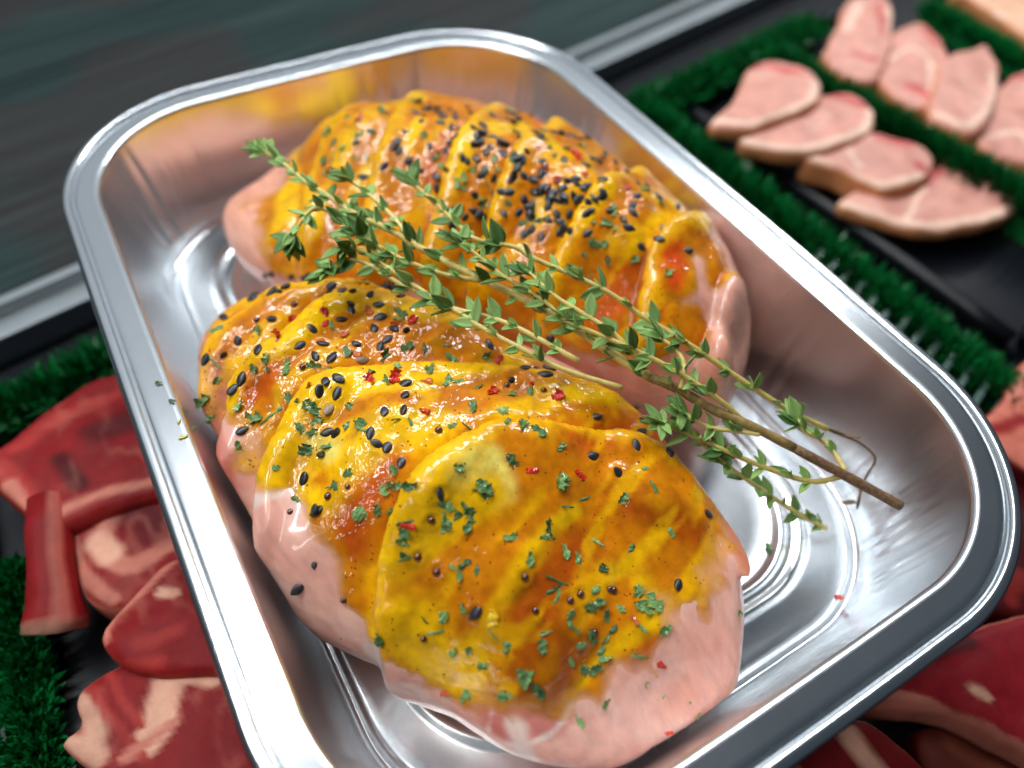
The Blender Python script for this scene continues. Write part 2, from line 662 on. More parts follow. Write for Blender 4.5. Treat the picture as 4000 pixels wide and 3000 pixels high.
def build_breast(outline, z0, hb, top_ctrl, cuts, sawh, R, box, h, lumps=(), seed=0, fade=None):
    """an inflated outline: rim at height z0, hb below it, a dome above through the control heights,
    cut across by slices whose far lips stand up like shingles"""
    out = smooth_outline(outline)
    ctrl = np.array(top_ctrl, float) * mm
    cutl = [spline([np.array(p[:2]) * mm for p in c], 6) for c in cuts]

    def fun(X, Y, Z):
        n1, n2, n3 = X.shape
        P = np.c_[X[:, :, 0].ravel(), Y[:, :, 0].ravel()]
        wob = np.c_[P, np.zeros(len(P))]
        s2 = poly_sd(P, out).reshape(n1, n2)
        kw = int(round(3 * 0.0034 / h))
        ker = np.exp(-(np.arange(-kw, kw + 1) * h / 0.0034) ** 2 / 2)
        ker /= ker.sum()
        for ax_ in (0, 1):
            pad = np.pad(s2, [(kw, kw) if q == ax_ else (0, 0) for q in (0, 1)], mode='edge')
            s2 = sum(k_ * np.take(pad, np.arange(i_, i_ + s2.shape[ax_]), axis=ax_) for i_, k_ in enumerate(ker))
        s = s2.ravel() - 0.0004 + 0.0012 * fnoise(wob, 0.016, seed)
        d2 = ((P[:, None, :] - ctrl[None, :, :2]) ** 2).sum(-1)
        w = 1 / (d2 + (6 * mm) ** 2) ** 1.5
        top = (w * ctrl[None, :, 2]).sum(1) / w.sum(1)
        D = []
        for c in cutl:
            dd = line_dist(P, c)
            a, b = c[0], c[-1]
            best = np.full(len(P), 1e9)
            sg = np.ones(len(P))
            for p, q in zip(c[:-1], c[1:]):
                ds = seg_dist(P, p, q)
                t = q - p
                side = np.sign(t[0] * (P[:, 1] - p[1]) - t[1] * (P[:, 0] - p[0]))
                sg = np.where(ds < best, side, sg)
                best = np.minimum(best, ds)
            D.append(best * sg)
        saw = np.zeros(len(P))
        for i in range(len(D) + 1):
            lo = D[i - 1] if i > 0 else None          # positive past the previous lip
            hi = -D[i] if i < len(D) else None        # positive before the next lip
            if lo is None:
                inside = hi > 0
                t = np.exp(-np.maximum(hi, 0) / (16 * mm))
            elif hi is None:
                inside = lo > 0
                t = 0.55 * (1 - np.exp(-np.maximum(lo, 0) / (8 * mm)))
            else:
                inside = (lo > 0) & (hi > 0)
                t = np.clip(lo, 0, None) / (np.clip(lo, 0, None) + np.clip(hi, 0, None) + 1e-9)
                t = t ** 1.2
            bulge = 0
            if hi is not None:
                bulge = bulge + 0.16 * np.exp(-((hi - 3.0 * mm) / (2.2 * mm)) ** 2)
            if lo is not None:
                bulge = bulge - 0.26 * np.exp(-((lo - 0.8 * mm) / (2.4 * mm)) ** 2)
            t = t + bulge
            saw = np.where(inside, t, saw)
        saw = saw * sawh
        if fade is not None:
            saw = sawh * 0.4 + (saw - sawh * 0.4) * (fade[2] + (1 - fade[2]) * sm(P[:, 1], fade[0] * mm, fade[1] * mm)) * (1 + 0.7 * fnoise(wob, .022, seed + 12))
        fold = wob @ np.array([[math.cos(-.5), -math.sin(-.5), 0], [math.sin(-.5), math.cos(-.5), 0], [0, 0, 1]]).T * [1.0, 0.4, 1.0]
        top = top + saw - sawh * 0.4 + 0.0012 * fnoise(wob, 0.012, seed + 3) + 0.0011 * fnoise(fold, 0.006, seed + 6, 2)
        s = s - (saw - sawh * 0.4) * 0.7
        ax = np.clip(s + R, 0, None) / R
        up = np.clip(top - z0, 2 * mm, None)
        f = np.empty((n1 * n2, n3))
        zz = Z[0, 0, :]
        for k, z in enumerate(zz):
            hz = up if z > z0 else hb
            pz = abs(z - z0) / hz
            e1 = 2.3 if z > z0 else 2.0
            f[:, k] = (ax ** e1 + pz ** e1) ** (1 / e1) - 1
        f = f.reshape(X.shape) * 0.018
        for (c, r, rot) in lumps:
            m = np.array(Euler(rot).to_matrix()).T
            Q = np.stack([X - c[0] * mm, Y - c[1] * mm, Z - c[2] * mm], -1) @ m.T
            g = (np.sqrt(((Q / (np.array(r) * mm)) ** 2).sum(-1)) - 1) * min(r) * mm
            k = 1.2 * mm
            hh = np.clip(0.5 + 0.5 * (g - f) / k, 0, 1)
            f = g * (1 - hh) + f * hh - k * hh * (1 - hh)
        return f
    lo = np.array(box[0]) * mm
    hi = np.array(box[1]) * mm
    V, F = surface_nets(fun, lo, hi, h)
    V = relax(V, F, 1, 0.5)
    # keep it inside the tray: push what would cross the wall or floor back
    V[:, 2] = np.maximum(V[:, 2], -0.0336)
    V = V + [0, 0, RIM]
    return V, F


def pushed_inside(V):
    z = V[:, 2] - RIM
    e = np.interp(-z, [0.0, 0.0014, 0.0326, 0.036], [0.0078, 0.0096, 0.0156, 0.018]) + 0.0004
    L, W = TL / 2 - e, TW / 2 - e
    r = 0.031
    q = np.abs(V[:, :2])
    qx, qy = q[:, 0] - (L - r), q[:, 1] - (W - r)
    d = np.hypot(np.maximum(qx, 0), np.maximum(qy, 0)) + np.minimum(np.maximum(qx, qy), 0) - r
    over = (d > 0) & (z < 0.001)
    corner = (qx > 0) & (qy > 0)
    n = np.zeros((len(V), 2))
    n[corner] = np.c_[qx, qy][corner] / np.maximum(np.hypot(qx, qy)[corner], 1e-9)[:, None]
    n[~corner & (qx >= qy)] = (1, 0)
    n[~corner & (qx < qy)] = (0, 1)
    V = V.copy()
    V[:, :2] -= np.where(over, d, 0)[:, None] * n * np.sign(V[:, :2])
    return V


# front breast: plan in mm, heights relative to the rim plane
F_out = [(-100, 17), (-96, 27), (-87, 38), (-73, 46), (-63, 53), (-50, 60), (-36, 64.5), (-10, 65), (10, 64), (25, 59), (32, 48), (28, 33), (17, 19),
         (0, 5), (-18, -8), (-38, -17), (-58, -18.5), (-74, -17), (-85, -11.5), (-95, -2), (-100, 7)]
F_top = [(-93, 15, -12), (-84, 22, -6), (-74, 26, 0), (-62, 30, 5.5), (-50, 28, 9), (-43, 18, 8), (-35, 35, 8), (-15, 40, 5), (5, 45, 1), (18, 48, -3), (-76, 5, -5), (-58, -3, -1), (-72, 44, -5), (-30, 5, 1), (-10, 20, 3), (-60, 48, 0), (-30, 54, 0), (0, 58, -3)]
F_cut_px = [[(770, 1470), (790, 1400), (812, 1260), (835, 1160), (905, 1060), (1000, 985), (1090, 935), (1230, 915), (1400, 900), (1500, 940)],
            [(520, 1090), (540, 1000), (600, 915), (670, 840), (760, 812), (860, 800), (1000, 790), (1130, 780), (1300, 800)],
            [(415, 960), (470, 850), (500, 795), (560, 760), (627, 725), (690, 665), (770, 640), (880, 655), (1000, 690)],
            [(385, 820), (440, 720), (520, 660), (600, 625), (700, 612), (820, 625)]]


def cut_plan(px, z):
    return [tuple(at(x, y, z)[:2] / mm) for x, y in px]


F_cuts = [cut_plan(c, z) for c, z in zip(F_cut_px, (0.006, 0.005, 0.003, 0.001))]
# orientation: the far (+x) side of each cut must come out positive
F_cuts = [c if np.cross(np.array(c[-1]) - np.array(c[0]), [1, 0]) > 0 else c[::-1] for c in F_cuts]
V1, F1 = build_breast(F_out, -0.0175, 0.0165, F_top, F_cuts, 0.0052, 0.022, ((-108, -30, -37), (42, 72, 18)), 0.00062,
                      lumps=[((-77, -13.5, -9), (7.5, 3.0, 1.2), (0.35, 0.1, -0.35))], seed=1, fade=(2, 34, 0.30))
def settle_sides(V, F):
    V = relax(pushed_inside(V), F, 2)
    S = relax(V, F, 45, 0.6)
    w = sm(-(V[:, 2] - RIM), 0.001, 0.011)[:, None]
    return V * (1 - w) + S * w


V1 = settle_sides(V1, F1)

B_out = [(83, 27), (87, 8), (85, -14), (74, -34), (55, -50), (33, -60), (10, -65), (-10, -65.5), (-28, -61), (-42, -50), (-47, -36), (-38, -24), (-22, -12),
         (-2, 3), (16, 18), (34, 32), (52, 41), (74, 40)]
B_top = [(70, 4, 6), (55, -2, 12), (40, -12, 13.5), (25, -22, 14), (10, -32, 13), (-8, -38, 10), (-25, -40, 5), (-38, -40, -2), (60, 28, -8), (76, 26, -17), (80, 5, -7), (45, 22, 1), (25, 8, 3), (5, -8, 2), (-15, -22, 1), (62, -22, 6), (38, -40, 6), (12, -50, 4)]
B_cut_px = [[(1395, 640), (1400, 560), (1420, 510), (1475, 455), (1520, 420)],
            [(1150, 640), (1195, 540), (1260, 460), (1310, 400), (1370, 340)],
            [(1000, 560), (1060, 450), (1110, 370), (1160, 290), (1190, 250)],
            [(900, 520), (960, 400), (1000, 320), (1040, 250), (1060, 220)],
            [(760, 470), (790, 395), (825, 325), (860, 260), (880, 210)],
            [(600, 470), (625, 420), (655, 330), (720, 250), (760, 210)]]
B_cuts = [cut_plan(c, 0.009) for c in B_cut_px]
B_cuts = [c if np.cross(np.array(c[-1]) - np.array(c[0]), [1, 0.5]) > 0 else c[::-1] for c in B_cuts]
V2, F2 = build_breast(B_out, -0.0175, 0.0165, B_top, B_cuts, 0.0031, 0.026, ((-56, -74, -37), (98, 52, 22)), 0.00072,
                      lumps=[((-33, -48, -12), (5, 11, 17), (0.25, 0.15, 0.65)), ((-42, -38, -14), (4.5, 8, 15), (0.2, 0.1, 0.9))], seed=5, fade=(-200, -199, 1.0))
V2 = settle_sides(V2, F2)


def hit_fn(V, F):
    bv = BVHTree.FromPolygons([Vector(v) for v in V], F.tolist())

    def hit(px, py):
        loc, n, i, d = bv.ray_cast(Vector(CAM_P), Vector(ray_dir(px, py)))
        return loc, n
    return hit, bv


hit1, bv1 = hit_fn(V1, F1)
hit2, bv2 = hit_fn(V2, F2)


class Dome:
    """spreads a rounded piece out flat round its core, so that patches on it can be drawn as outlines"""

    def __init__(self, core):
        self.c = np.array(core) * mm + [0, 0, RIM]

    def __call__(self, P):
        d = np.atleast_2d(P) - self.c
        n = np.linalg.norm(d, axis=1)
        th = np.arccos(np.clip(d[:, 2] / n, -1, 1))
        r = np.maximum(np.hypot(d[:, 0], d[:, 1]), 1e-9)
        # long axis squeezed so that both ways carry alike
        return np.c_[d[:, 0] / r, d[:, 1] / r] * th[:, None]


def on(hit, bv, pts):
    res = []
    for x, y in pts:
        loc, n = hit(x, y)
        if loc is None:
            loc, n, i, d = bv.find_nearest(Vector(at(x, y, -0.008)))
        res.append(np.array(loc))
    return res


YEL, ORA, DEEP = np.array(srgb(250, 194, 4)[:3]), np.array(srgb(208, 124, 4)[:3]), np.array(srgb(164, 74, 3)[:3])
PALE = np.array(srgb(240, 222, 110)[:3])
REDO = np.array(srgb(200, 88, 12)[:3])
PINK, ROSE, WHITE, SALMON = (np.array(srgb(*c)[:3]) for c in ((232, 176, 158), (208, 118, 104), (236, 214, 202), (222, 140, 110)))


def paint(V, base, strokes, hit, bv, seed):
    """strokes: (photo points, width mm, colour, soft 0..1)"""
    C = np.tile(base, (len(V), 1))
    W = V + 0.0016 * np.c_[fnoise(V, 0.008, seed), fnoise(V, 0.008, seed + 9), fnoise(V, 0.008, seed + 17)]
    for pts, w, col, soft in strokes:
        pts3 = on(hit, bv, pts)
        if len(pts3) > 2:
            pts3 = spline(pts3, 3)
        d = line_dist(W, pts3)
        a = 1 - sm(d, w * mm * (1 - soft), w * mm * (1 + soft * 0.6))
        C = C + (np.asarray(col) - C) * a[:, None]
    return C


# where the marinade covers the flesh (photo outlines), and its streaks
F_cover = [(430, 690), (405, 760), (430, 870), (455, 905), (500, 900), (545, 950), (535, 1020), (560, 1065), (610, 1060), (650, 1090), (680, 1160), (730, 1210), (745, 1290), (790, 1340), (800, 1390), (850, 1440), (930, 1480),
           (1000, 1515), (1100, 1530), (1200, 1535), (1290, 1500), (1310, 1440), (1400, 1440), (1440, 1390), (1440, 1320), (1500, 1310), (1550, 1250), (1556, 1190), (1600, 1160), (1565, 1060), (1490, 950), (1360, 850), (1200, 800), (1000, 690), (820, 605), (640, 590), (520, 598)]
B_cover = [(612, 500), (620, 420), (645, 320), (690, 260), (750, 208), (920, 200), (1100, 235), (1280, 305), (1400, 365), (1480, 400), (1525, 470), (1540, 560), (1500, 520), (1430, 520), (1410, 590), (1370, 600), (1330, 680), (1300, 740), (1180, 720), (1000, 640), (840, 600), (700, 600), (640, 585), (600, 560)]


def make_breast(label, V, F, hit, bv, dome, cover, flesh_base, flesh_strokes, glaze_strokes, holes, seed, seeds_at, thick, extra=()):
    root = thing('chicken_breast', label, 'chicken breast', tuple(np.r_[V[:, :2].mean(0), V[:, 2].min()]), 'sliced chicken breasts in the foil tray')
    N = normals(V, F)
    fl = V + N * (0.00022 * fnoise(V * [0.35, 1, 1], 0.003, seed + 4))[:, None]
    me = mesh_np('flesh', fl, F)
    FC = paint(V, flesh_base, flesh_strokes, hit, bv, seed)
    st = V * [0.45, 1.0, 1.0]
    v1, v2 = sm(fnoise(st, 0.009, seed + 50), -.1, .6), sm(fnoise(st, 0.006, seed + 55), .1, .6)
    FC = FC + (ROSE - FC) * (0.30 * v1)[:, None]
    FC = FC + (WHITE - FC) * (0.30 * v2)[:, None]
    set_color(me, 'col', FC)
    child('flesh', me, M_chicken, root)
    # marinade: a coat with real thickness that thins out to nothing at its edge
    D = dome(V)
    cov = dome(np.array(on(hit, bv, cover)))
    D2 = D + 0.035 * np.c_[fnoise(V, 0.007, seed + 21), fnoise(V, 0.007, seed + 25)] + 0.012 * np.c_[vnoise(V, 0.0018, seed + 31), vnoise(V, 0.0018, seed + 33)]
    sd = -poly_sd(D2, [tuple(q) for q in cov]) * 0.035        # about metres
    for pts, w in holes:
        d = line_dist(V + 0.001 * np.c_[fnoise(V, 0.005, 61), fnoise(V, 0.005, 62), fnoise(V, 0.005, 63)], on(hit, bv, pts))
        sd = np.minimum(sd, d - w * mm)
    for pts, w in extra:
        d = line_dist(V + 0.0012 * np.c_[fnoise(V, 0.005, 71), fnoise(V, 0.005, 72), fnoise(V, 0.005, 73)], on(hit, bv, pts))
        sd = np.maximum(sd, w * mm - d)
    sd = sd + (0.0008 if seed == 1 else 0.0030) + 0.0012 * fnoise(V, 0.004, seed + 90)
    t = np.clip(np.where(sd > 0, sd * 0.11, sd * 0.4), -0.0004, thick)
    body = np.clip(t / thick, 0, 1)
    t = t + body * (0.00024 * fnoise(V, 0.0045, seed + 40, 2) + 0.00008 * vnoise(V, 0.0013, seed + 44))
    if len(seeds_at):
        kd = KDTree(len(seeds_at))
        for i, s in enumerate(seeds_at):
            kd.insert(s, i)
        kd.balance()
        dd = np.array([kd.find(v)[2] for v in V])
        t = t + body * 0.00032 * np.exp(-((dd - 0.0014) / 0.0006) ** 2)
    # glaze gathers a little in the creases between slices
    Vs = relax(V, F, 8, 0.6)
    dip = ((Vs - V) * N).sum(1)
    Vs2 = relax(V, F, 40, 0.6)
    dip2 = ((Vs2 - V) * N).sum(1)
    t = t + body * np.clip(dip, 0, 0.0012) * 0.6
    G = V + N * t[:, None]
    keep = (t[F] > -0.00035).any(1)
    used = np.unique(F[keep])
    mp = -np.ones(len(V), int)
    mp[used] = np.arange(len(used))
    gme = mesh_np('marinade', G[used], mp[F[keep]])
    C = paint(V, ORA, glaze_strokes, hit, bv, seed + 70)
    # thick where it gathered: deeper orange; thin on the lips: yellow
    k = fnoise(V, 0.010, seed + 80)
    sdv = np.array(at(1060, 1330, .005)) - np.array(at(1230, 1110, .005))
    sdv = sdv[:2] / np.linalg.norm(sdv[:2])
    sq = np.c_[(V[:, 0] * sdv[0] + V[:, 1] * sdv[1]) * .22, -V[:, 0] * sdv[1] + V[:, 1] * sdv[0], V[:, 2]]
    n1 = fnoise(sq + .0006 * fnoise(V, .003, 7)[:, None], 0.0042, seed + 85, 3)
    C = C + (YEL - C) * (0.55 * sm(n1, .12, .42))[:, None]
    C = C + (DEEP - C) * (0.40 * sm(-n1, .15, .5))[:, None]
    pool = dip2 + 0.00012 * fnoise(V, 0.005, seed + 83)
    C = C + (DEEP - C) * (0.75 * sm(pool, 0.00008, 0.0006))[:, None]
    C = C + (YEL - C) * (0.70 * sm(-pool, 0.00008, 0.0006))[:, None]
    C = C * (1 + 0.15 * k[:, None])
    op = sm(t, -0.00003, 0.00030)
    op = op * (1 - 0.14 * sm(fnoise(V, 0.009, seed + 95, 3), .15, .55))
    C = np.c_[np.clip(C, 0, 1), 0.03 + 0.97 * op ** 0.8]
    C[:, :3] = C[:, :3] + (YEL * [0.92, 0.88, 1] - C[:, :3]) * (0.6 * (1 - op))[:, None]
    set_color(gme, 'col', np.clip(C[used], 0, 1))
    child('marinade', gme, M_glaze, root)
    return root, G


# ------------------------------------------------------------------ where the toppings lie (photo points)
c5 = lambda L: [(387 + .375 * x, 498 + .375 * y) for x, y in L]
c2 = lambda L: [(663.6 + .375 * x, 110.6 + .375 * y) for x, y in L]
c8 = lambda L: [(663.6 + .375 * x, 1036.9 + .375 * y) for x, y in L]
seeds_front = c5([(365, 275), (363, 300), (437, 278), (500, 262), (535, 255), (515, 300), (650, 263), (720, 275), (745, 262), (760, 270), (795, 297), (840, 288), (222, 388), (285, 385),
                  (345, 370), (375, 368), (265, 425), (262, 445), (258, 503), (415, 400), (445, 375), (480, 352), (455, 405), (545, 375), (575, 370), (620, 345), (880, 335), (870, 362),
                  (860, 390), (840, 400), (945, 378), (1000, 375), (1098, 400), (1275, 405), (1080, 300), (1180, 325), (1200, 320), (1230, 330), (547, 528), (348, 650), (478, 708), (258, 722), (165, 748),
                  (695, 675), (762, 588), (825, 672), (790, 745), (884, 748), (930, 530), (990, 470), (990, 438), (1155, 445), (1160, 520), (1125, 590), (1320, 597), (1240, 585), (1020, 680),
                  (1160, 690), (1205, 650), (375, 865), (328, 920), (850, 890), (920, 875), (812, 943), (910, 948), (1300, 910), (1300, 975), (95, 890), (365, 1155), (868, 1178), (920, 1190),
                  (840, 1300), (1185, 1065), (1290, 1060), (1112, 1185), (1140, 1235), (1205, 1260), (728, 1440), (800, 1620), (1285, 1350), (1490, 1505), (1908, 880), (1775, 685), (1985, 820), (2065, 815),
                  (2130, 800), (2105, 850), (2140, 620), (195, 1290), (1250, 300)])
seeds_front += [(1280, 905), (1372, 880), (1384, 915), (1378, 940), (1368, 968), (1272, 992), (1332, 1028), (1440, 985), (1467, 1000), (1530, 1035), (1545, 1055), (1526, 1112), (1463, 1265), (1030, 1318), (678, 1217), (686, 1105)]
seeds_pale_front = c5([(868, 1040), (1052, 770)])
seeds_grey_flesh = [(643, 1273)]
seeds_back = c2([(620, 385), (690, 365), (670, 400), (780, 410), (770, 440), (850, 390), (870, 480), (930, 380), (925, 350), (955, 400), (950, 470), (1000, 500), (1005, 535), (1060, 400), (1055, 575), (1140, 370), (1145, 420),
                 (1200, 345), (1215, 375), (1210, 420), (1180, 390), (1280, 400), (1300, 395), (1320, 520), (1360, 450), (1385, 440), (1410, 490), (1440, 500), (1470, 510), (1500, 515), (1530, 520), (1570, 530), (1600, 525),
                 (1620, 530), (1620, 640), (1590, 680), (1655, 655), (1690, 640), (1700, 620), (1760, 665), (1800, 605), (1810, 650), (1830, 610), (1770, 710), (1835, 725), (1890, 690), (1945, 690), (2030, 770), (1940, 800), (1890, 860),
                 (1895, 790), (2010, 865), (2120, 910), (2035, 1025), (1865, 910), (1870, 950), (1820, 985), (1850, 1030), (1920, 1130), (2030, 1090), (2185, 1155), (1420, 1190), (1355, 1080), (1500, 950), (1560, 870), (1550, 920), (1600, 950), (1540, 780), (1590, 790), (1480, 870),
                 (520, 540), (500, 570), (540, 590), (600, 640), (615, 670), (710, 565), (820, 550), (670, 700), (750, 730), (750, 800), (820, 700), (445, 680), (330, 740), (290, 540), (1200, 620), (1235, 640), (1215, 660), (1120, 600), (1130, 620),
                 (830, 930), (850, 950), (880, 930), (900, 970), (830, 1020), (960, 930), (980, 950), (1010, 960), (1070, 890), (1080, 1130), (1130, 940), (2310, 560)])
cl = random.Random(5)
for cx, cy, sx, sy, n in ((1175, 430, 60, 32, 40), (1100, 380, 60, 24, 22), (1090, 300, 60, 16, 20), (1240, 470, 30, 22, 10), (960, 265, 36, 14, 10)):
    for _ in range(n):
        seeds_back.append((cl.gauss(cx, sx), cl.gauss(cy, sy)))
leaves_front = c5([(225, 580), (85, 800), (200, 760), (215, 870), (90, 935), (140, 985), (175, 1080), (465, 600), (510, 745), (950, 705), (780, 795), (525, 810), (625, 800), (875, 805), (450, 800), (1195, 740), (1320, 690), (1250, 800), (1425, 705), (1525, 675),
                   (1570, 755), (1445, 820), (1200, 890), (1100, 830), (1545, 880), (1605, 890), (1720, 930), (1910, 970), (2040, 960), (1695, 1035), (765, 1030), (1000, 1030), (800, 1105), (705, 1135), (780, 1165), (735, 1265), (1000, 1130), (1070, 1150), (1270, 1100), (1330, 1130),
                   (1570, 1140), (1680, 1155), (1580, 1235), (1875, 1125), (2060, 1180), (1595, 1370), (1905, 1345), (1740, 1505), (1635, 1580), (1245, 1390), (1250, 1470), (930, 1475), (350, 1010), (430, 1090), (340, 1255), (540, 1070), (1290, 490), (1245, 520), (880, 565), (640, 970), (590, 1030), (880, 1265),
                   (1190, 1500), (1510, 1570), (2180, 1260), (1330, 1490), (1970, 1140), (1850, 1060), (1760, 740), (2180, 1450), (2190, 1590), (690, 1000), (560, 1370), (985, 1425)])
leaves_front += c8([(195, 45), (340, 195), (410, 175), (500, 35), (610, 45), (495, 215), (600, 230), (570, 320), (790, 130), (785, 225), (780, 270), (860, 210), (940, 200), (920, 265), (1000, 70), (1165, 340), (1265, 455), (1370, 290), (1345, 340), (1455, 30), (1580, 110), (1810, 110), (1630, 355), (1465, 420),
                    (1550, 480), (830, 490), (880, 540), (920, 470), (980, 520), (545, 450), (575, 420), (1690, 520), (1420, 580), (1385, 640), (1440, 680), (1625, 640), (1640, 720), (1900, 640), (1720, 780), (1780, 740), (1850, 395), (2090, 295), (790, 770), (775, 860), (690, 805), (905, 745), (1080, 880), (1500, 800),
                    (1510, 840), (1745, 865), (1900, 830), (1620, 900), (1550, 950), (1710, 920), (1355, 880), (1345, 955), (850, 980), (935, 965), (440, 910), (1170, 950), (1035, 1065), (1715, 1030), (1605, 1085), (1640, 1095), (1240, 1120), (1270, 1140), (1135, 1235), (1330, 1210), (905, 1240), (2065, 870), (1925, 1020), (2000, 1210), (1720, 1290),
                    (1875, 1310), (1950, 1330), (1560, 1390), (420, 910), (2200, 1310), (205, 910), (1515, 1040), (1680, 990), (1990, 710), (1940, 740), (2050, 1570), (2390, 850), (2480, 760)])
leaves_front += [(590, 1180), (585, 1205), (624, 1128), (640, 1080), (1410, 1060), (1392, 1020), (1370, 870), (1490, 1535), (1512, 1545), (1395, 1535)]
leaves_back = c2([(135, 480), (160, 540), (240, 400), (325, 265), (375, 310), (420, 380), (430, 370), (445, 465), (580, 480), (310, 500), (370, 480), (215, 575), (155, 630), (110, 650), (280, 620), (350, 620), (620, 310), (1140, 360), (1180, 440), (1190, 490), (1240, 500), (1330, 490), (1390, 590), (1430, 640), (1490, 590), (1570, 565),
                  (1180, 660), (1080, 690), (1020, 690), (960, 700), (900, 740), (860, 770), (990, 840), (1000, 900), (890, 800), (1160, 810), (1170, 890), (1010, 870), (1110, 1040), (1240, 1050), (1260, 990), (1080, 1040), (1320, 985), (1390, 970), (1460, 1010), (1500, 1040), (1710, 1000), (1780, 1020), (1950, 905), (1680, 1110), (1630, 1100), (1580, 1170), (1880, 1200),
                  (1730, 1210), (1560, 1290), (1500, 1520), (750, 615), (770, 680), (690, 510), (120, 710), (1620, 1315), (2080, 1280), (1050, 780), (1930, 820), (1630, 850), (1090, 640), (780, 870), (2020, 900), (1650, 1000), (1760, 930)])
chili_front = c5([(850, 495), (830, 565), (655, 530), (1345, 530), (590, 635), (1100, 880), (1790, 950), (1410, 1060), (1255, 865), (2030, 900), (2180, 975), (1330, 1700), (2030, 1380), (100, 985), (1830, 760)]) + [(1250, 1030), (1424, 1438), (1452, 1572), (1808, 1290)]
chili_orange = c5([(950, 625), (760, 910), (1010, 740), (1110, 470), (1265, 560), (1420, 880)]) + [(965, 1495), (1368, 1340)]
chili_back = c2([(270, 315), (305, 400), (550, 285), (500, 300), (805, 275), (695, 315), (780, 510), (1330, 440), (1535, 620), (1530, 590), (1580, 720), (1385, 700), (1390, 815), (1830, 810), (1440, 760), (950, 640)])
must_front = c5([(665, 440), (455, 530), (1490, 1170), (1450, 1660), (870, 1535), (985, 1485), (1880, 915), (2095, 945), (720, 805), (640, 1620)]) + c8([(640, 430), (755, 525), (1560, 660), (1720, 635), (675, 900), (1300, 760), (1235, 555), (210, 690), (1645, 875), (1500, 700), (1750, 640)])

on1 = lambda L: [h for h in (hit1(x, y) for x, y in L) if h[0] is not None]
on2 = lambda L: [h for h in (hit2(x, y) for x, y in L) if h[0] is not None]


def first_hit(x, y):
    a, b = hit1(x, y), hit2(x, y)
    if a[0] is None:
        return b, 2
    if b[0] is None:
        return a, 1
    c = Vector(CAM_P)
    return (a, 1) if (a[0] - c).length < (b[0] - c).length else (b, 2)


def place(L):
    r = {1: [], 2: []}
    for x, y in L:
        h, k = first_hit(x, y)
        if h[0] is not None:
            r[k].append(h)
    return r


S_all = place(seeds_front + seeds_back)
M_all = place(must_front)
P_all = place(leaves_front + leaves_back)
C_all = place(chili_front + chili_back)
O_all = place(chili_orange)
SP_all = place(seeds_pale_front)

near1 = [h[0] for h in S_all[1] + M_all[1] + SP_all[1]]
near2 = [h[0] for h in S_all[2] + M_all[2]]

F_flesh = [([(560, 1100), (620, 1250), (720, 1380)], 9, PINK, .6), ([(440, 930), (480, 1010)], 5, ROSE, .6), ([(410, 820), (440, 900)], 5, SALMON * .8, .6),
           ([(530, 1120), (560, 1075), (600, 1060)], 1.6, WHITE, .4), ([(800, 1400), (830, 1470), (900, 1500)], 2.2, WHITE, .4),
           ([(1085, 1560), (1140, 1565), (1190, 1550)], 4.0, ROSE, .5), ([(1240, 1525), (1200, 1580), (1140, 1612), (1095, 1605)], .8, WHITE, .6), ([(1090, 1625), (1150, 1640)], 2.0, WHITE, .6), ([(1068, 1530), (1055, 1580)], .5, WHITE, .6), ([(1320, 1600), (1420, 1500), (1520, 1400)], 6, PINK * .97, .5),
           ([(1560, 1240), (1600, 1300), (1590, 1400)], 3, PINK, .5), ([(1600, 1100), (1640, 1220)], 3, SALMON * .85, .5)]
B_flesh = [([(530, 400), (560, 460), (540, 520)], 9, np.array(srgb(232, 172, 148)[:3]), .6), ([(1350, 640), (1420, 660), (1440, 720)], 6, REDO * .9, .6), ([(1440, 540), (1450, 610)], 5, REDO * .8, .6), ([(1250, 740), (1350, 760), (1440, 750)], 6, SALMON * .8, .7), ([(1000, 660), (1150, 720)], 8, ORA * .9, .7),
           ([(1470, 590), (1500, 640), (1480, 700)], 3, PINK, .5), ([(1560, 600), (1580, 680)], 4, PINK * .9, .5)]
Y = YEL
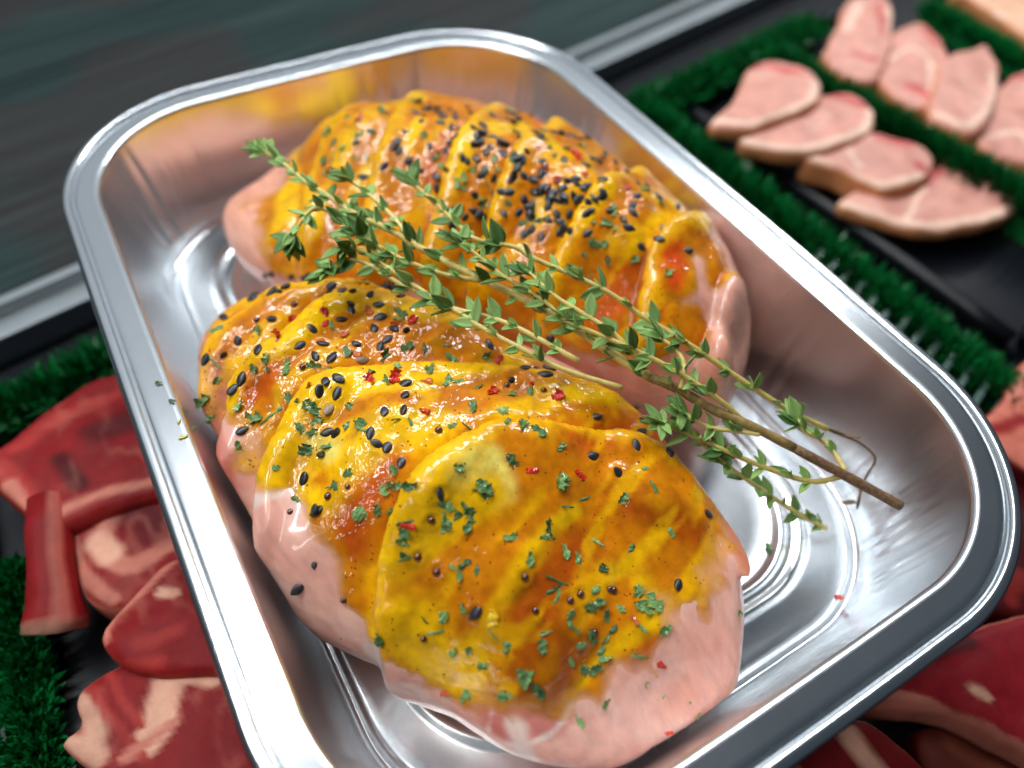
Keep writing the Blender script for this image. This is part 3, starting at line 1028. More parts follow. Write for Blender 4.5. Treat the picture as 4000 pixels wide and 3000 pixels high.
F_glz = [([(800, 1380), (825, 1270), (845, 1160), (910, 1070), (1010, 990)], 4.0, Y, .5), ([(900, 1350), (930, 1420), (1000, 1440)], 6, Y * .92, .6), ([(1000, 1020), (1040, 1010), (1060, 1040)], 4.0, PALE, .6),
         ([(860, 1230), (960, 1120), (1050, 1060)], 3.5, YEL * .9, .6),
         ([(1230, 1110), (1170, 1160), (1110, 1250), (1060, 1330)], 2.0, Y * .92, .6), ([(1310, 1250), (1400, 1180), (1500, 1060)], 1.6, Y * .9, .7), ([(1400, 1250), (1420, 1320), (1340, 1420)], 3, Y * .85, .7),
         ([(1210, 1530), (1250, 1470), (1300, 1440)], 1.2, Y * .9, .6),
         ([(1150, 1350), (1180, 1430), (1150, 1500)], 7, DEEP, .8), ([(1250, 1200), (1180, 1280)], 5, DEEP * 1.1, .8), ([(1350, 1080), (1420, 1100), (1500, 1150)], 4, DEEP, .8), ([(1450, 1220), (1500, 1270)], 5, ORA * .8, .6), ([(1350, 1480), (1420, 1400)], 3.5, REDO, .7),
         ([(540, 1020), (600, 950), (660, 870), (760, 830), (880, 830), (1000, 800), (1120, 780)], 3.4, Y, .5), ([(560, 1060), (640, 1000), (740, 960), (850, 920)], 4.2, Y * .98, .6), ([(760, 1000), (840, 950), (940, 930)], 5, YEL, .6), ([(700, 960), (720, 970)], 3, PALE, .7),
         ([(760, 1090), (690, 1090), (650, 1080)], 3, Y, .5), ([(850, 1020), (780, 1100), (750, 1180)], 4.5, REDO * .95, .8), ([(690, 1150), (740, 1240), (770, 1300)], 3.0, ORA * 1.05, .6),
         ([(500, 800), (560, 770), (630, 730), (700, 670), (760, 655), (900, 670), (980, 690)], 3.0, Y, .5), ([(520, 830), (500, 880)], 2.4, Y, .6), ([(580, 820), (560, 850)], 4, REDO, .8), ([(440, 750), (470, 830), (440, 880)], 4, SALMON * .8, .7),
         ([(430, 690), (560, 650), (700, 640)], 3.5, ORA * .95, .7), ([(540, 625), (640, 620)], 2.2, Y * .9, .7), ([(900, 760), (1000, 760), (1060, 770)], 2.5, ORA * .9, .7),
         ([(1180, 860), (1300, 850), (1400, 880)], 3, Y * .9, .6), ([(1250, 950), (1400, 940), (1470, 980)], 4, REDO * .9, .8), ([(1100, 900), (1180, 870)], 3, Y, .6)]
B_glz = [([(650, 320), (630, 400), (620, 470)], 4, Y * 1.02, .5), ([(720, 260), (800, 225), (900, 215)], 4, Y, .7), ([(830, 310), (800, 370), (780, 400)], 2.0, Y, .4), ([(760, 300), (740, 350)], 2.4, Y, .5), ([(900, 270), (880, 330)], 2.2, Y, .5),
         ([(1010, 280), (1000, 340), (985, 370)], 2.6, Y, .5), ([(1060, 280), (1130, 300), (1190, 320)], 3.4, Y, .6), ([(1130, 280), (1080, 290)], 3, Y, .6), ([(1310, 400), (1270, 460), (1220, 530)], 1.9, Y, .5), ([(1190, 430), (1160, 480)], 2.2, Y, .6),
         ([(1500, 440), (1420, 490), (1390, 540)], 3.4, Y, .5), ([(1460, 450), (1510, 470)], 4.0, Y, .5), ([(950, 330), (930, 400)], 2.2, REDO, .8), ([(1340, 400), (1380, 430)], 3, REDO * .95, .8), ([(1300, 560), (1350, 600)], 5, ORA, .8), ([(1350, 620), (1300, 680)], 5, REDO, .8), ([(1380, 600), (1400, 690)], 4.5, REDO * [1, .7, 1], .7), ([(1450, 535), (1462, 600)], 4, REDO * [1, .6, 1], .7),
         ([(700, 590), (640, 560), (660, 500)], 4.5, ORA * 1.05, .6), ([(690, 440), (680, 500)], 2.2, Y, .6), ([(1250, 340), (1400, 400)], 3.5, ORA, .7), ([(1200, 560), (1150, 620)], 3, ORA, .7), ([(860, 300), (870, 330)], 2.5, ORA * .9, .6)]
F_holes = [([(590, 1085), (620, 1110)], 2.2), ([(1605, 1140), (1650, 1230)], 2.5), ([(1560, 1330), (1600, 1290)], 3.0)]
B_holes = []
breast1, G1 = make_breast('nearer sliced chicken breast filling the lower left of the tray, pink underside showing', V1, F1, hit1, bv1, Dome((-38, 26, -18)), F_cover, PINK, F_flesh, F_glz, F_holes, 1, near1, 0.0011)
breast2, G2 = make_breast('farther chicken breast behind the thyme, thick with black sesame', V2, F2, hit2, bv2, Dome((20, -14, -18)), B_cover, PINK * [1, .92, .86], B_flesh, B_glz, B_holes, 5, near2, 0.0011, [([(1365, 610), (1400, 680)], 3.6), ([(1450, 535), (1462, 600)], 3.0), ([(1300, 700), (1340, 730)], 3.0), ([(1540, 540), (1548, 600)], 1.6), ([(1490, 690), (1500, 720)], 1.6), ([(1440, 690), (1400, 740)], 2.2)])
gb1 = BVHTree.FromPolygons([Vector(v) for v in np.where(np.isfinite(G1), G1, V1)], F1.tolist())
gb2 = BVHTree.FromPolygons([Vector(v) for v in G2], F2.tolist())

# ------------------------------------------------------------------ toppings


def blob(name, n_lon, n_lat, fn):
    """closed rounded grain; fn maps (u -1..1 along, ring x, ring y) -> point"""
    V = [fn(-1, 0, 0)]
    for i in range(1, n_lat):
        t = -math.cos(math.pi * i / n_lat)
        r = math.sqrt(1 - t * t)
        for j in range(n_lon):
            a = 2 * math.pi * j / n_lon
            V.append(fn(t, r * math.cos(a), r * math.sin(a)))
    V.append(fn(1, 0, 0))
    F = []
    for j in range(n_lon):
        F.append((0, 1 + (j + 1) % n_lon, 1 + j))
    for i in range(n_lat - 2):
        for j in range(n_lon):
            a, b = 1 + i * n_lon + j, 1 + i * n_lon + (j + 1) % n_lon
            F.append((a, b, b + n_lon, a + n_lon))
    k = len(V) - 1
    for j in range(n_lon):
        F.append((k, k - n_lon + j, k - n_lon + (j + 1) % n_lon))
    return mesh_np(name, V, F)


def seed_mesh(mat, k):
    r = random.Random(k)
    L, W, T = r.uniform(1.35, 1.6) * mm, r.uniform(.82, 1.0) * mm, r.uniform(.48, .6) * mm

    def fn(u, x, y):
        tap = 1.0 - 0.42 * max(u, 0) ** 1.3 + 0.05 * u
        y2 = y * (0.85 if y > 0 else 1.0)
        return (u * L, x * W * tap, y2 * T * tap + 0.08 * mm * u * u)
    me = blob('sesame_seed', 12, 9, fn)
    me.materials.append(mat)
    return me


def flake_mesh(mat, k, sx, sy, th, curl):
    """a torn, curled scrap with thickness"""
    r = random.Random(k)
    nu, nv = 9, 5
    top = []
    ph = r.uniform(0, 6)
    up = [r.uniform(.35, 1.15) for _ in range(nu)]
    dn = [r.uniform(.35, 1.15) for _ in range(nu)]
    cu, cv, tw = r.uniform(-curl, curl), r.uniform(-curl, curl) * 1.4, r.uniform(-.8, .8)
    sk = r.uniform(-.5, .5)
    for i in range(nu):
        u = -1 + 2 * i / (nu - 1)
        end = 1 - 0.55 * abs(u) ** 3
        for j in range(nv):
            v = -1 + 2 * j / (nv - 1)
            w = v * (up[i] if v > 0 else dn[i]) * end
            x = u * sx * (1 + .12 * math.sin(5 * v + ph)) + sk * w * sy
            y = w * sy
            z = cu * u * u * sx * .5 + cv * w * w * sy + tw * u * w * sy * .6 + .12 * sy * math.sin(6 * u + ph + 3 * v)
            top.append((x, y, z))
    n = len(top)
    V = top + [(x, y, z - th) for x, y, z in top]
    F = []
    ix = lambda i, j: i * nv + j
    for i in range(nu - 1):
        for j in range(nv - 1):
            q = (ix(i, j), ix(i + 1, j), ix(i + 1, j + 1), ix(i, j + 1))
            F.append(q)
            F.append(tuple(a + n for a in q[::-1]))
    bd = [ix(i, 0) for i in range(nu)] + [ix(nu - 1, j) for j in range(1, nv)] + [ix(i, nv - 1) for i in range(nu - 2, -1, -1)] + [ix(0, j) for j in range(nv - 2, 0, -1)]
    for a, b in zip(bd, bd[1:] + bd[:1]):
        F.append((b, a, a + n, b + n))
    me = mesh_np('flake', V, F)
    me.polygons.foreach_set('use_smooth', [False] * len(me.polygons))
    me.materials.append(mat)
    return me


seed_me = [seed_mesh(M_seed, k) for k in range(7)]
seed_pale_me = [seed_mesh(M_seed_pale, k + 20) for k in range(2)]
pars_me = [flake_mesh(M_pars, k, rnd.uniform(1.2, 1.8) * mm, rnd.uniform(.9, 1.4) * mm, .12 * mm, .5) for k in range(16)]
pars_me += [flake_mesh(M_pars, k + 40, rnd.uniform(1.7, 2.4) * mm, rnd.uniform(.28, .42) * mm, .14 * mm, .5) for k in range(6)]
chil_me = [flake_mesh(M_chili, k + 60, rnd.uniform(.9, 1.4) * mm, rnd.uniform(.7, 1.1) * mm, .35 * mm, .5) for k in range(8)]
chio_me = [flake_mesh(M_chili_o, k + 80, rnd.uniform(1.0, 1.6) * mm, rnd.uniform(.7, 1.2) * mm, .4 * mm, .5) for k in range(4)]
must_me = [blob('mustard_seed', 14, 10, lambda u, x, y: (u * .72 * mm, x * .7 * mm, y * .68 * mm))]
for me_ in must_me:
    me_.materials.append(M_must)


def lay(name, me, p, n, lift, label, cat, group, tilt=0.25, scale=1.0):
    """a topping lying on the surface at p with normal n"""
    o = obj(name, me)
    n = (Vector(n) + Vector((rnd.gauss(0, tilt), rnd.gauss(0, tilt), rnd.gauss(0, tilt)))).normalized()
    a = Vector((rnd.gauss(0, 1), rnd.gauss(0, 1), rnd.gauss(0, 1)))
    x = (a - n * a.dot(n)).normalized()
    y = n.cross(x)
    m = Matrix((x, y, n)).transposed() * scale
    m = m.to_4x4()
    m.translation = Vector(p) + n * lift
    o.matrix_world = m
    return tag(o, label, cat, group)


def settle(k, h):
    """onto the top of the marinade"""
    bvg = gb1 if k == 1 else gb2
    loc, n = h
    q = bvg.find_nearest(loc)
    return q[0], n


where = {1: 'nearer', 2: 'farther'}


def zone(k, p):
    """which stretch of the breast a topping lies on"""
    x, y = p[0] / mm, p[1] / mm
    if k == 1:
        z = 'on the front slice of the nearer breast' if x < -48 else 'on the middle slices of the nearer breast' if x < -22 else 'on the far end of the nearer breast'
        return z + (', on its left side' if y > 42 else ', along its top' if y > 12 else ', on its right side')
    z = 'on the right end of the farther breast' if x < -6 else 'on the middle of the farther breast' if x < 32 else 'on the left end of the farther breast'
    c = y + 22 - (x - 20) * 0.55
    return z + (', behind its crest' if c < -6 else ', near its crest' if c < 12 else ', on its near slope')

for k in (1, 2):
    placed = []
    for h in S_all[k]:
        p, n = settle(k, h)
        if any((p - q).length < 0.0011 for q in placed):
            p = p + n * 0.0007
        placed.append(p)
        lay('sesame_seed', rnd.choice(seed_me), p, n, 0.17 * mm, 'black sesame seed ' + zone(k, p), 'sesame seed', 'black sesame seeds ' + zone(k, p), (.30), rnd.uniform(.82, 1.08))
    for h in P_all[k]:
        p, n = settle(k, h)
        lay('parsley_flake', rnd.choice(pars_me), p, n, 0.18 * mm, 'dried green parsley flake ' + zone(k, p), 'parsley flake', 'parsley flakes ' + zone(k, p), .26, rnd.uniform(.62, 1.18))
    for h in C_all[k]:
        p, n = settle(k, h)
        lay('chilli_flake', rnd.choice(chil_me), p, n, 0.25 * mm, 'red chilli flake ' + zone(k, p), 'chilli flake', 'red chilli flakes ' + zone(k, p), .3, rnd.uniform(.95, 1.45))
    for h in O_all[k]:
        p, n = settle(k, h)
        lay('chilli_flake', rnd.choice(chio_me), p, n, 0.25 * mm, 'pale orange chilli flake ' + zone(k, p), 'chilli flake', 'pale orange chilli flakes ' + zone(k, p), .3, rnd.uniform(.8, 1.1))
    for h in M_all[k]:
        p, n = settle(k, h)
        lay('mustard_seed', must_me[0], p, n, 0.1 * mm, 'round brown mustard seed ' + zone(k, p), 'mustard seed', 'mustard seeds ' + zone(k, p), .2, rnd.uniform(.75, 1.05))
lb = ['pale brown sesame seed among black ones at the middle of the nearer breast', 'greyish brown sesame seed beside an orange chilli flake']
for h, l_, me_ in zip(SP_all[1], lb, seed_pale_me):
    p, n = settle(1, h)
    lay('sesame_seed', me_, p, n, .28 * mm, l_, 'sesame seed', None, .2)
for x, y in seeds_grey_flesh:
    h, k = first_hit(x, y)
    if h[0] is not None:
        lay('sesame_seed', seed_me[0], h[0], h[1], .3 * mm, 'lone dark sesame seed on bare pink flesh by the left wall', 'sesame seed', None, .2, .95)

# crumbs on the tray itself
for nm, me_, px, py, z, l_, c_ in (('parsley_flake', pars_me[2], 1660, 1180, -0.0334, 'green leaf scrap lying alone on the bare tray floor', 'leaf scrap'),
                                   ('chilli_flake', chil_me[1], 1812, 1290, -0.0334, 'orange chilli flake lying alone on the tray floor near the corner', 'chilli flake'),
                                   ('parsley_flake', pars_me[5], 343, 830, 0.0, 'tiny green flake on the left rim of the tray, upper one', 'parsley flake'),
                                   ('parsley_flake', pars_me[7], 372, 868, 0.0, 'tiny green flake on the left rim of the tray, lower one', 'parsley flake')):
    p = at(px, py, z)
    lay(nm, me_, p, (0, 0, 1), .3 * mm, l_, c_, None, .1, .8 if z < 0 else .4)
M_rind = simple('yellow_rind', srgb(226, 176, 14), srgb(246, 206, 40), 0.35, 500, .6)
h_, k_ = first_hit(1066, 1332)
lay('zest_piece', flake_mesh(M_rind, 120, 1.5 * mm, 1.15 * mm, .4 * mm, .1), settle(k_, h_)[0], h_[1], .3 * mm, 'small yellow piece of zest beside a black seed on the front slice', 'zest piece', None, .1)
M_zest = simple('yellow_zest', srgb(190, 190, 90), srgb(225, 225, 140), 0.4, 600, .3)
zest_me = flake_mesh(M_zest, 99, .9 * mm, .5 * mm, .3 * mm, .3)
for px, py, l_ in ((397, 945, 'pale yellow crumb on the left rim, larger one'), (388, 912, 'small pale yellow crumb on the left rim, above the larger one')):
    lay('marinade_crumb', zest_me, at(px, py, 0), (0, 0, 1), .3 * mm, l_, 'crumb', None, .1, .9 if py > 930 else .55)

# ------------------------------------------------------------------ thyme


def tube(pts, r0, r1, nseg=7, name='twig'):
    pts = [Vector(p) for p in pts]
    V, F = [], []
    prev = None
    m = len(pts)
    for i, p in enumerate(pts):
        t = (pts[min(i + 1, m - 1)] - pts[max(i - 1, 0)]).normalized()
        if prev is None:
            prev = t.orthogonal().normalized()
        prev = (prev - t * prev.dot(t)).normalized()
        b = t.cross(prev)
        r = r0 + (r1 - r0) * i / (m - 1)
        r *= 1 + .12 * math.sin(i * 2.1) * (1 if i % 3 == 0 else .4)
        for k in range(nseg):
            a = 2 * math.pi * k / nseg
            q = p + (prev * math.cos(a) + b * math.sin(a)) * r
            V.append(tuple(q))
    for i in range(m - 1):
        for k in range(nseg):
            a, b_ = i * nseg + k, i * nseg + (k + 1) % nseg
            F.append((a, b_, b_ + nseg, a + nseg))
    F.append(tuple(range(nseg))[::-1])
    F.append(tuple((m - 1) * nseg + k for k in range(nseg)))
    return mesh_np(name, V, F)


def leaf_mesh(k, mat):
    r = random.Random(k)
    L, W = 1.0, r.uniform(.17, .26)
    nu, nv = 8, 5
    fold, bend = r.uniform(.15, .4), r.uniform(-.35, .25)
    V = []
    for i in range(nu):
        u = i / (nu - 1)
        w = W * (math.sin(math.pi * min(u * 1.02, 1) ** .82) ** .8 if 0 < u < 1 else 0) + (.03 if i == 0 else .004)
        for j in range(nv):
            v = -1 + 2 * j / (nv - 1)
            V.append((u * L, v * w, fold * abs(v) * w - .03 * (v == 0) + bend * u * u * .5 * L))
    n = len(V)
    V += [(x, y, z - .035) for x, y, z in V]
    ix = lambda i, j: i * nv + j
    F = []
    for i in range(nu - 1):
        for j in range(nv - 1):
            q = (ix(i, j), ix(i + 1, j), ix(i + 1, j + 1), ix(i, j + 1))
            F += [q, tuple(a + n for a in q[::-1])]
    for i in range(nu - 1):
        F += [(ix(i, 0) + n, ix(i + 1, 0) + n, ix(i + 1, 0), ix(i, 0)), (ix(i, nv - 1), ix(i + 1, nv - 1), ix(i + 1, nv - 1) + n, ix(i, nv - 1) + n)]
    me = mesh_np('leaf', V, F)
    me.materials.append(mat)
    return me


leaf_me = [leaf_mesh(k, M_leaf) for k in range(8)]
leaf_dry = [leaf_mesh(50, M_leaf_dry)]

# photo points with height (mm above the rim plane) along each stem
ST = {
    'stem': [(1945, 1092, -10), (1814, 1021, -5), (1653, 935, 0), (1544, 886, 2.5), (1458, 837, 5), (1383, 803, 7), (1245, 711, 10), (1170, 666, 11), (1039, 602, 13), (926, 546, 14), (851, 501, 15.5), (769, 463, 17), (701, 418, 18), (664, 396, 18.5), (610, 352, 19), (566, 326, 19.5)],
    'B': [(1855, 1077, -24), (1870, 1032, -20), (1889, 1000, -16), (1885, 980, -13), (1851, 953, -10), (1788, 927, -7), (1690, 878, -2), (1593, 815, 3), (1510, 758, 7), (1458, 725, 9), (1383, 680, 11), (1301, 624, 14), (1151, 557, 17), (1114, 534, 18), (1027, 516, 18), (990, 486, 18), (926, 426, 18), (885, 392, 19)],
    'C': [(926, 546, 14), (896, 527, 15.5), (844, 463, 17.5), (776, 403, 19), (745, 385, 20)],
    'D': [(851, 560, 15), (806, 538, 16), (761, 501, 17), (720, 462, 18), (680, 450, 19), (650, 480, 18), (628, 520, 15)],
    'E': [(1039, 606, 13), (964, 594, 14), (874, 562, 15.5), (806, 525, 17), (770, 500, 18)],
    'F': [(1600, 905, 1), (1563, 871, 4), (1476, 811, 8), (1380, 760, 11), (1301, 726, 12), (1219, 690, 13), (1181, 654, 14), (1084, 594, 16), (1039, 557, 17), (986, 516, 18)],
    'G': [(1345, 838, 7), (1216, 798, 9), (1120, 750, 11), (1039, 707, 12), (994, 677, 12.5), (926, 636, 13.5), (851, 587, 15), (790, 545, 16), (740, 535, 17)],
    'H': [(1250, 780, 8.5), (1100, 700, 11.5), (987, 668, 12.5), (940, 650, 13)],
    'I': [(926, 640, 12.5), (863, 612, 13.5), (800, 573, 14.5), (745, 560, 15), (705, 585, 14)],
    'J': [(1641, 938, 0), (1593, 931, 0), (1533, 923, 1), (1470, 890, 4)],
    'K': [(1814, 1030, -6), (1750, 1040, -7), (1653, 1010, -5), (1563, 972, -2), (1506, 946, 0), (1458, 927, 2), (1425, 910, 4)],
    'L': [(1784, 1141, -29), (1720, 1107, -22), (1623, 1043, -12), (1563, 998, -6), (1506, 950, -1)],
    'M': [(1825, 1017, -6), (1803, 980, -5), (1773, 950, -4), (1743, 935, -2), (1722, 905, -1)],
    'N': [(1395, 800, 7), (1331, 725, 12), (1264, 680, 14), (1200, 640, 15.5), (1140, 585, 17)],
    'O': [(1470, 840, 6), (1478, 790, 8), (1460, 755, 9), (1425, 730, 10)],
}
thyme = thing('thyme_sprig', 'bushy green thyme sprig with a woody brown stem lying across both breasts', 'thyme sprig', tuple(at(1383, 803, 0.007)))
lr = random.Random(21)


leaves = []


def leaf(p, d, size, parent, me=None):
    me = me or lr.choice(leaf_me)
    d = Vector(d).normalized()
    up = Vector((lr.gauss(0, .45), lr.gauss(0, .45), 1))
    y = up.cross(d).normalized()
    z = d.cross(y)
    m = (Matrix((d, y, z)).transposed() * size).to_4x4()
    m.translation = Vector(p) - Vector(thyme.location)
    leaves.append((size, me, m))


def curve3(L):
    return spline([at(x, y, z * mm) for x, y, z in L], 5)


n_leaf = 0
for nm, L in ST.items():
    pts = curve3(L)
    if nm == 'stem':
        k = next(i for i, p in enumerate(pts) if np.linalg.norm(p - at(1470, 845, .0045)) < 0.004)
        k1, k = k - 9, k + 7
        child('woody_stem', tube(pts[:k1 + 1], 1.05 * mm, .95 * mm, 10, 'woody_stem'), M_wood, thyme)
        child('stem', tube(pts[k1:k + 1], .95 * mm, .95 * mm, 10, 'stem'), M_mid, thyme)
        child('stem', tube(pts[k:], .95 * mm, .44 * mm, 8, 'stem'), M_twig, thyme)
    elif nm == 'B':
        k = 5 * 5
        child('dry_twig', tube(pts[:k + 1], .28 * mm, .32 * mm, 6, 'dry_twig'), M_wood, thyme)
        child('twig', tube(pts[k:], .62 * mm, .42 * mm, 7), M_twig, thyme)
    else:
        child('twig', tube(pts, .58 * mm, .36 * mm, 7), M_twig, thyme)
    # leaves in opposite pairs with small tufts in their axils, thicker towards the tip
    s = np.r_[0, np.cumsum(np.linalg.norm(np.diff(np.array(pts), axis=0), axis=1))]
    tot = s[-1]
    gap = 5.6 * mm if nm in ('stem', 'B') else 4.8 * mm
    q = {'stem': 52 * mm, 'B': 33 * mm, 'K': 6 * mm, 'L': 8 * mm, 'F': 8 * mm, 'G': 16 * mm}.get(nm, 4 * mm)
    if nm == 'L':
        q = 2 * mm
    ang = lr.uniform(0, 3)
    while q < tot:
        i = min(int(np.searchsorted(s, q)), len(pts) - 2)
        i = max(i, 1)
        t = Vector(pts[i + 1] - pts[i - 1]).normalized()
        if nm == 'L':
            t = t
        f = (q - s[i - 1]) / max(s[i] - s[i - 1], 1e-9)
        p = Vector(pts[i - 1] + (pts[i] - pts[i - 1]) * min(f, 1))
        a = t.orthogonal().normalized()
        b = t.cross(a)
        ang += math.pi / 2 + lr.gauss(0, .3)
        tipk = q / tot
        tuft = 1 if lr.random() < .9 else 0
        size = lr.uniform(3.3, 5.9) * mm * (1.0 if tipk < .85 else .85)
        for sgn in (0, math.pi):
            d = a * math.cos(ang + sgn) + b * math.sin(ang + sgn)
            if d.z < -.5:
                d.z *= .3
            leaf(p, d + t * lr.uniform(.45, 1.1), size, thyme)
            n_leaf += 1
        if tuft:
            for sgn in ((0, math.pi) if lr.random() < .8 else (lr.choice((0, math.pi)),)):
                d = a * math.cos(ang + sgn + .7) + b * math.sin(ang + sgn + .7)
                d.z = abs(d.z)
                leaf(p, d * .7 + t * lr.uniform(.8, 1.5), size * lr.uniform(.55, .85), thyme)
        q += gap * lr.uniform(.75, 1.25) * (1 if tipk < .75 else .6)
    if nm in ('stem', 'B', 'C', 'D', 'E', 'F', 'G', 'I', 'M', 'K', 'O', 'N', 'J'):
        t = Vector(pts[-1] - pts[-3]).normalized()
        for k in range(11 if nm in ('stem', 'D', 'I', 'E') else 7):
            d = t + Vector((lr.gauss(0, .6), lr.gauss(0, .6), lr.gauss(.1, .5)))
            leaf(pts[-1] - np.array(t) * lr.uniform(0, 2.0) * mm, d, lr.uniform(3.4, 5.6) * mm, thyme)
leaves.sort(key=lambda q: -q[0])
for size, me_, m in leaves[:295]:
    o = obj('leaf', me_, None, thyme)
    o.matrix_basis = m
V_, F_ = [], []
for size, me_, m in leaves[295:]:
    k = len(V_)
    V_ += [tuple(m @ v.co) for v in me_.vertices]
    F_ += [tuple(a + k for a in p.vertices) for p in me_.polygons]
if V_:
    tag(obj('small_leaves', mesh_np('small_leaves', V_, F_), M_leaf, thyme), kind='stuff')
leaves.clear()
for px, py, z, d in ((1868, 1050, -21, (.2, -.2, -1)), (1858, 1075, -24, (-.3, .1, -1)), (1850, 1085, -24, (.4, .3, -.4)), (1820, 940, -8, (-.5, -.5, .1)), (1790, 925, -7, (-.6, -.4, 0))):
    leaf(at(px, py, z * mm), d, 3.6 * mm, thyme, leaf_dry[0])
for size, me_, m in leaves:
    obj('dry_leaf', me_, None, thyme).matrix_basis = m

# ------------------------------------------------------------------ display behind: black trays, green dividers, meat


def slab(name, px, ztop, thick, base, strokes, mat, label, cat, group=None, side=None, h=0.0010, R=0.0024, vein=None, seed=0, dome=0.0006):
    """a cut of meat from its outline: slightly domed face, rounded edge, its own fat and seams"""
    z = -RIM + ztop
    out = [tuple(p) for p in spline([np.array(q) for q in plan(px, z)], 4, True)]
    c = np.mean(out, 0)

    def fun(X, Y, Z):
        P = np.c_[X[:, :, 0].ravel(), Y[:, :, 0].ravel()]
        W = np.c_[P, np.zeros(len(P))]
        s = poly_sd(P, out) + .0012 * fnoise(W, .012, seed)
        top = ztop - .0012 + dome * (sm(-s, 0, .02) - .5) + .0011 * fnoise(W, .009, seed + 2)
        f = np.empty((len(P), Z.shape[2]))
        for k, zz in enumerate(Z[0, 0, :]):
            mid = (top + ztop - thick) / 2
            hh = (top - ztop + thick) / 2
            a = np.clip(s + R, 0, None) / R
            b = np.clip(np.abs(zz - mid) - (hh - R), 0, None) / R
            f[:, k] = np.hypot(a, b) - 1
        return f.reshape(X.shape) * R
    o = np.array(out)
    lo = np.r_[o.min(0) - .006, ztop - thick - .004]
    hi = np.r_[o.max(0) + .006, ztop + .006]
    V, F = surface_nets(fun, lo, hi, h)
    V = relax(V, F, 2)
    C = np.tile(np.asarray(base), (len(V), 1))
    W = V + .0015 * np.c_[fnoise(V, .009, seed), fnoise(V, .009, seed + 5), 0 * V[:, 0]]
    for pts, w, col, soft in strokes:
        p3 = [at(x, y, z) for x, y in pts]
        if len(p3) > 2:
            p3 = spline(p3, 3)
        d = line_dist(W[:, :2], [q[:2] for q in p3])
        a = 1 - sm(d, w * mm * (1 - soft), w * mm * (1 + soft * .6))
        C = C + (np.asarray(col) - C) * a[:, None]
    if vein is not None:
        g = 1 - sm(np.abs(fnoise(V * [1, 1.6, .4], .014, seed + 30)), .02, .12)
        g = g * sm(fnoise(V, .02, seed + 33), -.3, .3)
        C = C + (np.asarray(vein) - C) * (.26 * g)[:, None]
        C = C * (1 + .22 * fnoise(V, .006, seed + 36))[:, None]
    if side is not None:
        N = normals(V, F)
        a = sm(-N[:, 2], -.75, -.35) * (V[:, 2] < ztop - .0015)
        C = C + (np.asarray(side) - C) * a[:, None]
    me = mesh_np(name, V, F)
    set_color(me, 'col', C)
    ob = thing(name, label, cat, (c[0], c[1], float(V[:, 2].min())), group)
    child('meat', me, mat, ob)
    return ob


def col(*c):
    return np.array(srgb(*c)[:3])


PK, PKD, FATP, SKIN = col(210, 148, 132), col(196, 86, 82), col(236, 198, 176), col(212, 140, 92)
gp = 'pork chops in the right hand trays'
VP = col(240, 200, 184)
slab('pork_chop', [(1535, 252), (1585, 205), (1618, 140), (1668, 120), (1745, 137), (1782, 168), (1768, 208), (1700, 240), (1620, 264), (1570, 266)], .029, .008, PK,
     [([(1620, 130), (1680, 140), (1730, 145)], 3, PKD, .6), ([(1545, 250), (1620, 255), (1700, 234), (1755, 205), (1770, 170)], 1.9, FATP, .75)], M_pork, 'pork chop with its pale fat edge, at the far left end of the front row', 'pork chop', gp, SKIN, seed=1, vein=VP)
slab('pork_chop', [(1600, 290), (1640, 240), (1700, 200), (1790, 190), (1840, 186), (1892, 225), (1888, 270), (1810, 305), (1720, 317), (1650, 307)], .025, .009, PK,
     [([(1800, 195), (1860, 215)], 3, PKD, .6), ([(1605, 292), (1680, 306), (1740, 310), (1820, 297), (1880, 264), (1884, 232)], 2.0, FATP, .75)], M_pork, 'pork chop second from the far left, tucked under the first', 'pork chop', gp, SKIN, seed=2, vein=VP)
slab('pork_chop', [(1743, 328), (1790, 290), (1850, 270), (1920, 280), (1990, 298), (2022, 325), (2010, 370), (1940, 396), (1880, 384), (1815, 352)], .022, .013, PK * .95,
     [([(1900, 290), (1960, 300)], 3, PKD, .7), ([(1748, 328), (1810, 350), (1880, 380), (1940, 390), (2000, 367)], 1.8, FATP, .75), ([(1840, 320), (1860, 350)], 1.2, FATP * .9, .5), ([(1990, 345), (2000, 360)], 2, PKD * .8, .6)], M_pork, 'pork chop third in the front row, its broad rind side showing', 'pork chop', gp, SKIN, seed=3, vein=VP)
slab('pork_chop', [(1812, 428), (1870, 390), (1950, 360), (2020, 350), (2040, 315), (2085, 300), (2145, 335), (2205, 395), (2216, 432), (2140, 472), (2020, 488), (1910, 464)], .017, .008, PK * .97,
     [([(2050, 320), (2100, 325), (2130, 350)], 4, col(214, 84, 78), .6), ([(2000, 390), (2030, 360)], 3, PKD * .9, .6), ([(1820, 430), (1900, 456), (2020, 478), (2130, 464), (2205, 428)], 2.0, FATP, .75), ([(1960, 470), (1980, 430), (2000, 400)], 1.0, FATP, .5), ([(2130, 340), (2120, 360)], 2.0, FATP, .5)], M_pork, 'largest pork chop, nearest in the front row with a red patch', 'pork chop', gp, SKIN * .95, seed=4, vein=VP)
slab('pork_chop', [(1783, 108), (1815, 40), (1840, -15), (1925, -15), (1936, 60), (1925, 120), (1890, 165), (1820, 148)], .024, .009, PK, [([(1850, 110), (1890, 120)], 3, PKD, .6), ([(1860, 0), (1830, 60)], 2, FATP, .5), ([(1900, 0), (1910, 70)], 1.6, PKD, .6), ([(1925, 10), (1925, 60)], 1.5, FATP, .5)], M_pork, 'pork chop at the far end of the back row, cut by the photo top', 'pork chop', gp, SKIN, seed=5, vein=VP)
